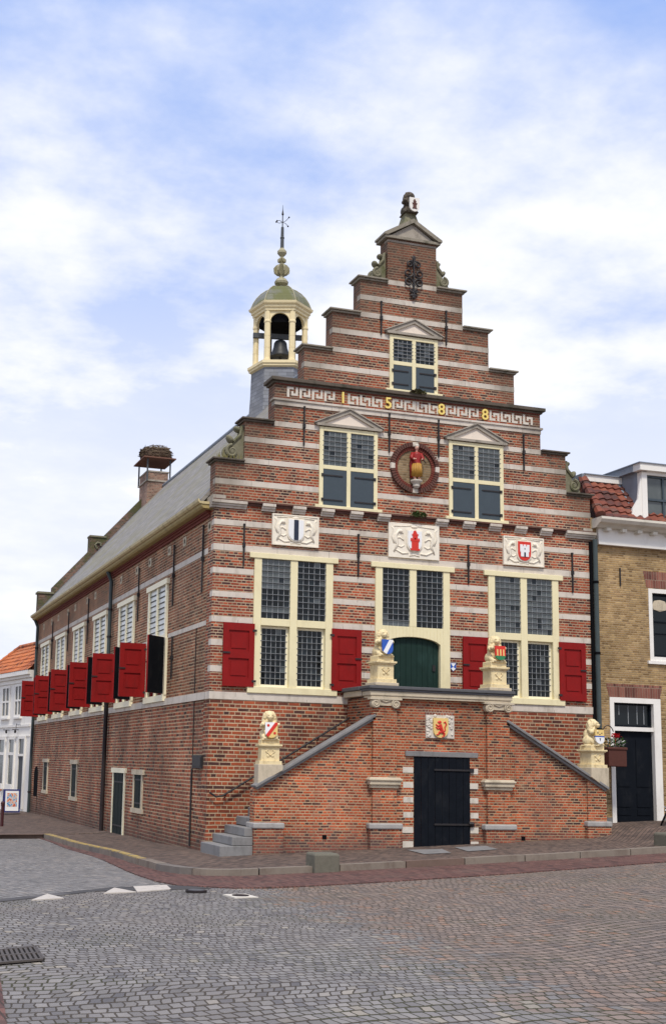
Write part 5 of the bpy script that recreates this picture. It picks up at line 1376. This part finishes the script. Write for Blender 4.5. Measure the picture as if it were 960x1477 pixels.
def whwin(s0, s1, z0, z1, nm='window', transom=None):
    mb = MB(); w = .1
    wb(mb, s0, s0+w, 0, .05, z0, z1); wb(mb, s1-w, s1, 0, .05, z0, z1); wb(mb, s0+w, s1-w, 0, .05, z1-w, z1); wb(mb, s0+w, s1-w, 0, .05, z0, z0+w); wb(mb, (s0+s1)/2-.05, (s0+s1)/2+.05, 0, .05, z0+w, z1-w)
    zm = transom or (z0+z1)/2; wb(mb, s0+w, s1-w, 0, .048, zm-.04, zm+.04); wb(mb, s0-.05, s1+.05, 0, .12, z0-.08, z0)
    o = mb.build(nm, M['white'], WHO); mb = MB(); wb(mb, s0+w, s1-w, 0, .015, z0+w, z1-w); mb.build('pane', M['g1'], o)
whwin(3.04, 4.18, 3.26, 4.68); whwin(1.3, 2.3, 3.26, 4.70); whwin(5.2, 6.3, 3.26, 4.7)
def shop(s0, s1):
    mb = MB(); w = .12
    wb(mb, s0, s0+w, 0, .07, .1, 2.38); wb(mb, s1-w, s1, 0, .07, .1, 2.38); wb(mb, s0+w, s1-w, 0, .07, 2.28, 2.38); wb(mb, s0+w, s1-w, 0, .07, 1.6, 1.72); wb(mb, s0+w, s1-w, 0, .1, .1, .34)
    o = mb.build('shop_window', M['white'], WHO); mb = MB(); wb(mb, s0+w, s1-w, 0, .02, .34, 2.28); mb.build('pane', M['g2'], o)
shop(3.3, 4.35); shop(1.88, 2.85); shop(4.7, 5.9)
mb = MB(); wb(mb, .46, .58, 0, .07, -.66, 2.42); wb(mb, 1.3, 1.44, 0, .07, -.66, 2.42); wb(mb, .58, 1.3, 0, .07, 2.3, 2.42); wb(mb, .58, 1.3, 0, .07, 1.56, 1.66); do = mb.build('door', M['white'], WHO)
mb = MB(); wb(mb, .58, 1.3, 0, .02, -.66, 1.56); mb.build('door_leaf', M['wood'], do); mb = MB(); wb(mb, .58, 1.3, 0, .02, 1.66, 2.3); mb.build('fanlight', M['g1'], do)
mb = MB()
for s_ in (1.65, 2.95): 
    mb = MB(); c = P0+D*s_+Nn*.14; mb.ell((c.x, c.y, 2.62), (.05,.05,.08), 8, 6); mb.obox((c.x,c.y,2.7), D*.02, Nn*.14, (0,0,.015)); mb.build('wall_lamp', M['iron'], WHO)
mb = MB(); c = P0+D*1.2+Nn*.25; mb.tube([(c.x,c.y,2.95), (c.x,c.y,2.6)], .012, 5); mb.tube([tuple(P0+D*1.2+Vector((0,0,2.9))), (c.x,c.y,2.9)], .012, 5); mb.build('sign_bracket', M['iron'], WHO)
# pantiles laid as overlapping rows
def tiles(mb, A, B, C, Dd, rows, cols, amp=.04):
    """bilinear patch A(left eave) B(right eave) C(right ridge) D(left ridge): wavy pantile rows with steps"""
    A, B, C, Dd = map(Vector, (A,B,C,Dd)); nrm = (B-A).cross(Dd-A).normalized()
    if nrm.z < 0: nrm = -nrm
    sub = 6
    for r in range(rows):
        vs = []; fs = []
        for e, t in enumerate((r/rows, (r+1.12)/rows)):
            t = min(t, 1.0); L_, R_ = A.lerp(Dd, t), B.lerp(C, t)
            for k in range(cols*sub+1):
                u = k/(cols*sub); ph = (k % sub)/sub
                h = amp*(math.sin(2*PI*ph)*.5+.5)+(.045 if e == 0 else .0)
                vs.append(L_.lerp(R_, u)+nrm*h)
        n_ = cols*sub+1
        for k in range(cols*sub): fs.append((k, k+1, n_+k+1, n_+k))
        base = [v-nrm*.04 for v in vs[:n_]]; vs += base
        for k in range(cols*sub): fs.append((2*n_+k, 2*n_+k+1, k+1, k))
        mb.add(vs, fs)
def hp(s, o, z): p = P0+D*s+Nn*o; return (p.x, p.y, z)
mb = MB(); tiles(mb, hp(7.1,.25,5.2), hp(-.15,.25,5.2), hp(-.15,-1.2,6.62), hp(5.75,-1.2,6.62), 7, 26); tiles(mb, hp(7.1,-2.65,5.2), hp(7.1,.25,5.2), hp(5.75,-1.2,6.62), hp(5.74,-1.21,6.62), 7, 10)
mb.quad(hp(-.15,-2.65,5.2), hp(7.1,-2.65,5.2), hp(5.75,-1.2,6.6), hp(-.15,-1.2,6.6)); mb.build('roof', M['tile_o'], WHO)
mb = MB()
def capline(A, B, n_, r):
    A, B = Vector(A), Vector(B)
    for i in range(n_): p, q = A.lerp(B, i/n_), A.lerp(B, (i+1.1)/n_); mb.tube([p, q], [r, r*.82], 8)
capline(hp(7.1,.2,5.28), hp(5.75,-1.2,6.68), 7, .13); capline(hp(5.75,-1.2,6.68), hp(-.1,-1.2,6.68), 15, .12); mb.build('ridge_tiles', M['tile_o'], WHO)
# sandwich board and a pale board beside it
ab = thing('sandwich_board', 'blue framed sandwich board with a colourful poster on the side pavement', 'sign', (-1.0, 24.4, -.66))
mb = MB()
c = Vector((-1.0,24.4,-.66)); ex = Vector((.96,.12,0)).normalized(); tl = Vector((0,.16,.98))
mb.obox(c+tl*.44, ex*.33, Vector((0,.02,0)), tl*.46); mb.obox(c+Vector((0,.5,0))+Vector((0,-.16,.98))*.44, ex*.33, Vector((0,.02,0)), Vector((0,-.16,.98))*.46); mb.build('board', M['navyframe'], ab)
n = NT('poster_print'); p, _ = n.pos(); vz = n.noise(p, 9, 3, .6, out=1)
col = n.ramp(n.sep(vz)[0], [(0,(.05,.12,.35)), (.42,(.12,.3,.5)), (.5,(.65,.62,.6)), (.56,(.7,.3,.12)), (.62,(.5,.08,.06)), (1,(.1,.1,.12))]); M['poster'] = n.done(col, .4, .4)
mb = MB(); mb.mi = 0; mb.obox(c+tl*.44+Vector((0,-.028,0)), ex*.27, Vector((0,.006,0)), tl*.40); mb.mi = 1; mb.obox(c+tl*.48+Vector((0,-.036,0)), ex*.21, Vector((0,.004,0)), tl*.27); mb.build('poster', [M['wh'], M['poster']], ab)
pb = thing('display_stand', 'pale display box with orange top edge beside the blue sandwich board', 'display', (-1.95, 24.9, -.66))
mb = MB(); mb.box(-2.5, -1.42, 24.75, 25.2, -.66, .16); mb.build('cabinet', M['white'], pb); mb = MB(); mb.box(-2.53, -1.39, 24.72, 25.23, .16, .22); mb.build('table_edge', M['tile_o'], pb)
# distant bare tree
tr = thing('bare_tree', 'thin leafless tree top behind the orange pantile roof', 'tree', (.7, 46, -.8))
mb = MB()
def twig(p, d, l, r, lev):
    q = p+d*l; mb.tube([p, q], [r, r*.65], 5, False)
    if lev == 0: return
    for i in range(3 if lev > 1 else 4):
        a = random.uniform(0, 2*PI); t = random.uniform(.45, 1)
        dd = (d+Vector((math.cos(a), math.sin(a), .35))*.62).normalized(); twig(p+d*l*t, dd, l*random.uniform(.5,.72), r*.55, lev-1)
mb.tube([(.7,46,-1), (.7,46,3)], [.14,.11], 8); mb.build('trunk', M['twig2'], tr); mb = MB(); twig(Vector((.7,46,3)), Vector((0,0,1)), 1.9, .09, 4); mb.build('crown', M['twig'], tr)

# ------------------------------------------------------------------ yellow brick house (right)
YH = thing('yellow_brick_house', 'yellow brick house with white cornice, red tile mansard and dormer', 'house', (12.5, .1, .1))
Y0 = .08
mb = MB()
def ywall(x0, x1, z0, z1): mb.box(x0, x1, Y0, Y0+.4, z0, z1)
DX0, DX1, DZ = 10.48, 11.97, 3.33
ywall(10.04, DX0, -.6, 7.9); ywall(DX0, DX1, DZ, 4.3); ywall(DX0, 11.72, 4.3, 7.9); ywall(DX1, 17, -.6, 4.30); ywall(11.72, 13.3, 6.17, 7.9); ywall(13.3, 17, 4.3, 7.9); ywall(11.72, DX1, 3.33, 4.3) if False else None
mb.build('wall', M['brick_yellow'], YH)
mb = MB(); mb.box(10.04, 17, Y0+.4, 8, -.6, 7.9); mb.build('side_walls', M['brick_yellow'], YH)
mb = MB(); mb.box(10.04, DX0-.002, Y0-.025, Y0+.1, -.6, .36); mb.box(DX1+.002, 17, Y0-.025, Y0+.1, -.6, .36); mb.build('plinth', M['stone_grey'], YH)
mb = MB(); mb.prism([(DX0+.0,3.335), (DX1-.0,3.335), (12.06,3.67), (10.40,3.67)], 1, Y0-.006, Y0+.05); mb.build('flat_arch', M['brick_arch'], YH); mb = MB(); mb.prism([(11.68,6.19), (13.34,6.19), (13.44,6.62), (11.58,6.62)], 1, Y0-.006, Y0+.05); mb.build('flat_arch', M['brick_arch'], YH)
# door
mb = MB(); mb.box(DX0, DX0+.12, Y0-.03, Y0+.25, .20, DZ); mb.box(11.76, DX1, Y0-.03, Y0+.25, .20, DZ); mb.box(DX0+.12, 11.76, Y0-.03, Y0+.25, 3.2, DZ); mb.box(DX0+.12, 11.76, Y0+.0, Y0+.25, 2.50, 2.60)
dr = mb.build('door', M['white'], YH)
mb = MB(); mb.box(DX0+.12, 11.76, Y0+.10, Y0+.2, .25, 2.5); 
for xa, xb in ((10.70,11.08), (11.28,11.66)):
    for za, zb in ((.42,.55+.0), (.62,.95), (1.12,2.3)):
        mb.box(xa, xb, Y0+.085, Y0+.11, za, zb)
mb.build('door_leaf', M['navydoor'] if 'navydoor' in M else M['black'], dr)
mb = MB(); mb.box(DX0+.12, 11.76, Y0+.12, Y0+.2, 2.6, 3.2); mb.build('fanlight', M['g0'], dr)
mb = MB(); frame_rect(mb, DX0+.12, 11.76, 2.6, 3.2, .05, Y0+.08, Y0+.14)
mb.build('fanlight_frame', M['black'], dr)
for x in (10.83, 11.1, 11.36, 11.56):
    mb = MB(); mb.box(x-.008, x+.008, Y0+.11, Y0+.125, 2.68 if x != 10.83 else 2.9, 3.15); mb.build('fanlight_bar', M['lead'], dr)
mb = MB(); mb.box(10.35, 12.1, -.45, Y0+.1, .0, .20); mb.build('door_step', M['stone_grey'], dr, bevel=.02)
# upper window
mb = MB(); frame_rect(mb, 11.72, 13.3, 4.3, 6.17, .11, Y0-.02, Y0+.2); mb.box(11.64, 13.38, Y0-.06, Y0+.1, 4.22, 4.3); w = mb.build('window', M['white'], YH)
mb = MB(); frame_rect(mb, 11.83, 13.19, 4.41, 6.06, .06, Y0+.06, Y0+.14); mb.box(11.89, 13.13, Y0+.07, Y0+.13, 5.3, 5.34); mb.box(11.89, 13.13, Y0+.07, Y0+.13, 5.0, 5.03); mb.box(12.49, 12.53, Y0+.07, Y0+.13, 4.47, 6.0); mb.build('sash', M['black'], w)
mb = MB(); mb.box(11.84, 13.18, Y0+.10, Y0+.16, 4.42, 6.05); mb.build('pane', M['g0'], w)
mb = MB(); mb.lathe([(.02,5.60), (.19,5.64), (.23,5.75), (.17,5.87), (.03,5.9)], (12.12,Y0+.05,0), 14); mb.v = [(v[0], Y0+.085+(v[1]-Y0-.05)*.06, v[2]) for v in mb.v]; mb.build('lamp_behind_pane', M['stone_beige'], w)
anc = MB(); anc.box(10.87, 10.90, Y0-.035, Y0, 6.18, 6.64); anc.build('wall_anchor', M['iron'], YH)
# cornice and gutter
mb = MB(); mb.box(10.22, 17, Y0-.10, Y0+.05, 7.22, 7.62); mb.box(10.2, 17, Y0-.14, Y0+.05, 7.20, 7.26); mb.build('frieze_board', M['white'], YH)
mb = MB(); mb.prism([(Y0+.1,7.62), (Y0-.22,7.62), (Y0-.30,7.68), (Y0-.42,7.72), (Y0-.48,7.80), (Y0-.48,7.86), (Y0+.1,7.86)], 0, 10.08, 17); 
for i in range(9): x = 10.36+i*.46; mb.box(x, x+.13, Y0-.28, Y0-.1, 7.54, 7.62)
mb.build('cornice', M['cornice'] if 'cornice' in M else M['white'], YH)
# mansard tiles
mb = MB(); tiles(mb, (10.22,Y0-.28,7.86), (17,Y0-.28,7.86), (17,Y0+.70,9.02), (10.36,Y0+.70,9.02), 6, 30, .045); mb.quad((10.22,Y0-.28,7.86), (10.36,Y0+.70,9.02), (10.36,7,9.02), (10.22,7.5,7.86)); roofR = mb.build('roof', M['tile_r'], YH)
mb = MB(); capline((10.17,Y0-.30,7.93), (10.32,Y0+.72,9.12), 6, .135); mb.build('hip_tiles', M['hip'] if 'hip' in M else M['tile_r'], YH)
mb = MB(); mb.box(10.25, 17, Y0+.70, 7, 9.0, 9.05); mb.mi = 1; mb.box(10.30, 17, Y0+.62, Y0+.70, 9.03, 9.20); mb.mi = 0; mb.box(10.22, 10.30, Y0+.60, 7, 9.03, 9.21); mb.box(10.30, 17, Y0+.58, 7, 9.20, 9.225); mb.build('flat_roof_edge', [M['leadroof'], M['white']], YH)
# dormer
mb = MB(); mb.mi = 0; YD = Y0-.22
mb.box(11.48, 11.64, YD, YD+.2, 7.87, 9.2); mb.box(11.64, 14.2, YD, YD+.2, 9.13, 9.22); mb.prism([(11.14,7.87), (11.48,7.87), (11.48,9.1), (11.40,8.7), (11.36,8.45), (11.20,8.2)], 1, YD+.02, YD+.08)
mb.box(11.36, 14.3, YD-.12, YD+.2, 9.22, 9.40); mb.box(14.06, 14.2, YD, YD+.2, 7.87, 9.13)
dm = mb.build('dormer', M['white'], YH)
mb = MB(); mb.box(11.46, 14.22, YD+.2, YD+1.6, 7.9, 9.24); mb.box(11.32, 14.34, YD-.15, YD+1.6, 9.40, 9.425); mb.box(11.34, 11.46, YD+.2, YD+1.5, 9.22, 9.40); mb.build('dormer_cheek', M['leadroof'], dm)
mb = MB(); mb.quad((11.12,YD+.05,7.9), (11.12+.26,YD+1.02,9.05), (11.48,YD+1.02,9.05), (11.40,YD+.1,7.9)); mb.v = [(v[0],v[1]-.06,v[2]+.06) for v in mb.v]; mb.build('dormer_flashing', M['leadroof'], dm)
mb = MB(); frame_rect(mb, 11.64, 14.06, 7.9, 9.13, .05, YD+.06, YD+.14); mb.box(11.69, 14.01, YD+.05, YD+.14, 8.46, 8.52)
for x in (12.17, 12.85, 13.5): mb.box(x-.025, x+.025, YD+.06, YD+.14, 7.95, 9.08)
mb.build('sash', M['shutgrey'], dm)
mb = MB(); mb.box(11.69, 14.01, YD+.10, YD+.16, 7.95, 9.08); mb.build('pane', M['g2'], dm)
# downpipe between the buildings
mb = MB(); mb.mi = 0; mb.tube([(10.06,-.10,7.3), (10.06,-.10,.1)], .062, 10); mb.mi = 1; mb.tube([(9.98,-.02,7.25), (9.98,-.02,.0)], .05, 8)
for z in (6.2, 4.4, 2.5): mb.tube([(10.06,-.10,z-.03), (10.06,-.10,z+.03)], .075, 10)
mb.build('downpipe', [M['zinc'], M['dark']], YH)
# planter hung on its bracket
pl = thing('hanging_planter', 'square brown hanging planter with a red flower beside the dark door', 'planter', (10.18, -.40, 1.58))
mb = MB(); mb.box(9.95, 10.46, -.64, -.16, 1.60, 2.03); mb.box(9.93, 10.48, -.66, -.14, 2.0, 2.07); mb.build('tub', M['basket'], pl, bevel=.02)
mb = MB(); pts = [(9.92,-.40,1.58), (9.92,-.40,2.3)]+[(10.10-.18*math.cos(a), -.40, 2.3+.30*math.sin(a)) for a in [PI*i/12 for i in range(1, 11)]]
mb.tube(pts, .012, 6); mb.tube([(9.95,-.4,1.6), (9.95,-.02,1.62)], .015, 6); mb.tube([(9.92,-.4,2.2), (10.0,-.0,2.3)], .012, 6); mb.build('bracket', M['iron'], pl)
mb = MB()
for i in range(170):
    p = Vector((random.uniform(10.0,10.5), random.uniform(-.6,-.2), random.uniform(2.03,2.28))); l = random.uniform(.035,.075)
    p.x += (p.z-2.05)*.15
    d = Vector((random.uniform(-1,1), random.uniform(-1,1), random.uniform(-.3,1))).normalized()*l; s_ = d.cross(Vector((.2,.3,1))).normalized()*l*.45; mb.mi = random.choice((0,0,0,1)); mb.quad(p-d, p-s_, p+d, p+s_)
mb.build('leaves', [M['leaf'], M['wh']], pl)
mb = MB()
for i in range(60):
    p = Vector((10.31+random.gauss(0,.05), -.42+random.gauss(0,.05), 2.36+random.gauss(0,.03))); l = .03
    d = Vector((random.uniform(-1,1), random.uniform(-1,1), random.uniform(-1,1))).normalized()*l; s_ = d.cross(Vector((.2,.3,1))).normalized()*l; mb.quad(p-d, p-s_, p+d, p+s_)
mb.tube([(10.28,-.42,2.05), (10.31,-.42,2.36)], .008, 5); mb.build('flower', M['petal'], pl)

# ------------------------------------------------------------------ bicycle leaning at the right edge
BX, BY = 10.72, -1.55
bz = hs(BX, BY)+.02
bk = thing('bicycle', 'black city bicycle leaning beside the dark door at the right edge', 'bicycle', (BX, BY, bz))
bk.rotation_euler = (0, R(24), R(-37))
def wheel(y):
    mb = MB(); Rr = .35
    mb.tube([(0, y+Rr*math.cos(2*PI*i/32), Rr+Rr*math.sin(2*PI*i/32)) for i in range(33)], .022, 8, False); t = mb.build('tyre', M['rubber'], bk, org=(0,0,0))
    mb = MB(); mb.tube([(0, y+(Rr-.03)*math.cos(2*PI*i/32), Rr+(Rr-.03)*math.sin(2*PI*i/32)) for i in range(33)], .012, 6, False); mb.tube([(-.05,y,Rr), (.05,y,Rr)], .025, 8)
    for i in range(18): a = 2*PI*i/18; mb.tube([(0,y,Rr), (0, y+(Rr-.03)*math.cos(a), Rr+(Rr-.03)*math.sin(a))], .0025, 4, False)
    mb.build('wheel_rim', M['chrome'], bk, org=(0,0,0))
    mb = MB(); mb.tube([(0, y+(Rr+.045)*math.cos(a), Rr+(Rr+.045)*math.sin(a)) for a in [R(-10+12*i) for i in range(17)]], .03, 6, flat=.4); mb.build('mudguard', M['bikeframe'], bk, org=(0,0,0))
wheel(0); wheel(1.08)
mb = MB()
for p, q in (((0,.02,.35), (0,.22,.86)), ((0,.22,.86), (0,.27,1.0)), ((0,.24,.80), (0,.62,.30)), ((0,.23,.86), (0,.72,.78)), ((0,.62,.30), (0,.76,.95)), ((0,.62,.30), (0,1.08,.35)), ((0,.73,.78), (0,1.08,.35))): mb.tube([p, q], .019, 8)
mb.tube([(.04,0,.35), (.04,.18,.74), (-.04,.18,.74), (-.04,0,.35)], .013, 6); mb.build('bike_frame', M['bikeframe'], bk, org=(0,0,0))
mb = MB(); mb.tube([(-.30,.46,1.03), (-.29,.36,1.06), (-.18,.26,1.07), (0,.27,1.04), (.18,.26,1.07), (.29,.36,1.06), (.30,.46,1.03)], .012, 8); mb.build('handlebar', M['chrome'], bk, org=(0,0,0))
for s_ in (-1, 1): mb = MB(); mb.tube([(s_*.295,.38,1.055), (s_*.30,.50,1.025)], .019, 8); mb.build('grip', M['rubber'], bk, org=(0,0,0))
mb = MB(); mb.ell((0,.80,.98), (.09,.15,.035)); mb.ell((0,.68,.985), (.035,.09,.028)); mb.build('saddle', M['rubber'], bk, org=(0,0,0))
mb = MB(); mb.lathe([(.09,-.006), (.09,.006)], (0,0,0), 18); mb.v = [(v[2]+.04, .62+v[0], .30+v[1]) for v in mb.v]
for s_ in (-1, 1): mb.tube([(s_*.05,.62,.30), (s_*.06,.62+s_*.12,.30-s_*.10)], .01, 6); mb.box(s_*.06-.05, s_*.06+.05, .62+s_*.12-.03, .62+s_*.12+.03, .30-s_*.10-.012, .30-s_*.10+.012)
mb.build('crankset', M['chrome'], bk, org=(0,0,0))
mb = MB(); mb.box(-.06, .06, .92, 1.3, .74, .752); mb.tube([(.05,1.28,.74), (.05,1.08,.36)], .007, 5); mb.tube([(-.05,1.28,.74), (-.05,1.08,.36)], .007, 5); mb.build('carrier', M['bikeframe'], bk, org=(0,0,0))
mb = MB(); mb.ell((0,.10,.88), (.045,.05,.045)); mb.build('headlamp', M['chrome'], bk, org=(0,0,0))

# ------------------------------------------------------------------ camera
f, cx, cy, camx, camy, camz, yaw, pit, rol = 1817.0483, 343.5987, 792.488, -8.0203, -27.4657, 1.4237, .304, .1694, -.0246
fw = Vector((math.sin(yaw)*math.cos(pit), math.cos(yaw)*math.cos(pit), math.sin(pit)))
ri = Vector((math.cos(yaw), -math.sin(yaw), 0)); up = ri.cross(fw)
r2 = ri*math.cos(rol)-up*math.sin(rol); u2 = ri*math.sin(rol)+up*math.cos(rol)
cam = bpy.data.cameras.new('Camera'); co = bpy.data.objects.new('Camera', cam); COL.objects.link(co)
mw = Matrix((r2, u2, -fw)).transposed().to_4x4(); mw.translation = (camx, camy, camz); co.matrix_world = mw
cam.sensor_fit = 'HORIZONTAL'; cam.sensor_width = 36; cam.lens = f/960*36
cam.shift_x = -(cx-480)/960; cam.shift_y = (cy-738.5)/960; cam.clip_end = 2000; cam.clip_start = .1
S.camera = co

# ------------------------------------------------------------------ light
SUN_EL, SUN_AZ = R(57), R(-106)     # azimuth measured from +X: veiled sun from the front, behind the camera
sd = Vector((math.cos(SUN_EL)*math.cos(SUN_AZ), math.cos(SUN_EL)*math.sin(SUN_AZ), math.sin(SUN_EL)))
sun = bpy.data.lights.new('Sun', 'SUN'); sun.energy = 2.9; sun.angle = R(10); sun.color = (1.0, .93, .82)
so = bpy.data.objects.new('Sun', sun); COL.objects.link(so); so.rotation_euler = (-sd).to_track_quat('-Z', 'Y').to_euler(); so.location = (0,-20,30)
W = bpy.data.worlds.new('World'); S.world = W; W.use_nodes = True
t = W.node_tree; n = NT.__new__(NT); n.t = t
bg = t.nodes['Background']
sky = t.nodes.new('ShaderNodeTexSky'); sky.sky_type = 'NISHITA'; sky.sun_disc = False; sky.sun_elevation = SUN_EL; sky.sun_rotation = math.atan2(sd.x, sd.y)
sky.air_density = 1.0; sky.dust_density = .6; sky.ozone_density = 1.5
d = t.nodes.new('ShaderNodeTexCoord').outputs['Generated']
x, y, z = n.sep(d)
zz = n.math('MAXIMUM', z, .04); k = n.math('ADD', zz, .22)
u = n.math('DIVIDE', x, k); v = n.math('DIVIDE', y, k)
uv = n.comb(u, v, 0.0)
n1 = n.noise(n.scale(uv, (1.0, 1.15, 1)), 1.7, 6, .56); n2 = n.noise(uv, 4.6, 6, .62); n3 = n.noise(uv, .75, 2, .5)
cl = n.math('ADD', n.math('ADD', n.math('MULTIPLY', n1, .5), n.math('MULTIPLY', n2, .2)), n.math('MULTIPLY', n3, .3))
cl = n.math('SUBTRACT', cl, n.math('MULTIPLY', n.step(z, .30, .62), .055))
cov = n.step(cl, .365, .56)
hz = n.step(z, .50, .16)
cov = n.math('MAXIMUM', n.math('MULTIPLY', cov, .95), n.math('MULTIPLY', hz, .93))
cloud = n.mix(n.step(cl, .42, .60), (9.9,10.3,11.7), (12.0,12.0,12.2))
blue = n.mix(.9, sky.outputs[0], (4.3,6.2,11.4))
t.links.new(n.mix(cov, blue, cloud), bg.inputs['Color']); bg.inputs['Strength'].default_value = .085
S.view_settings.view_transform = 'Standard'; S.view_settings.look = 'None'; S.view_settings.exposure = .09; S.view_settings.gamma = 1
S.render.engine = 'CYCLES'
S.render.resolution_x = 665; S.render.resolution_y = 1024
S.cycles.max_bounces = 5; S.cycles.use_denoising = True
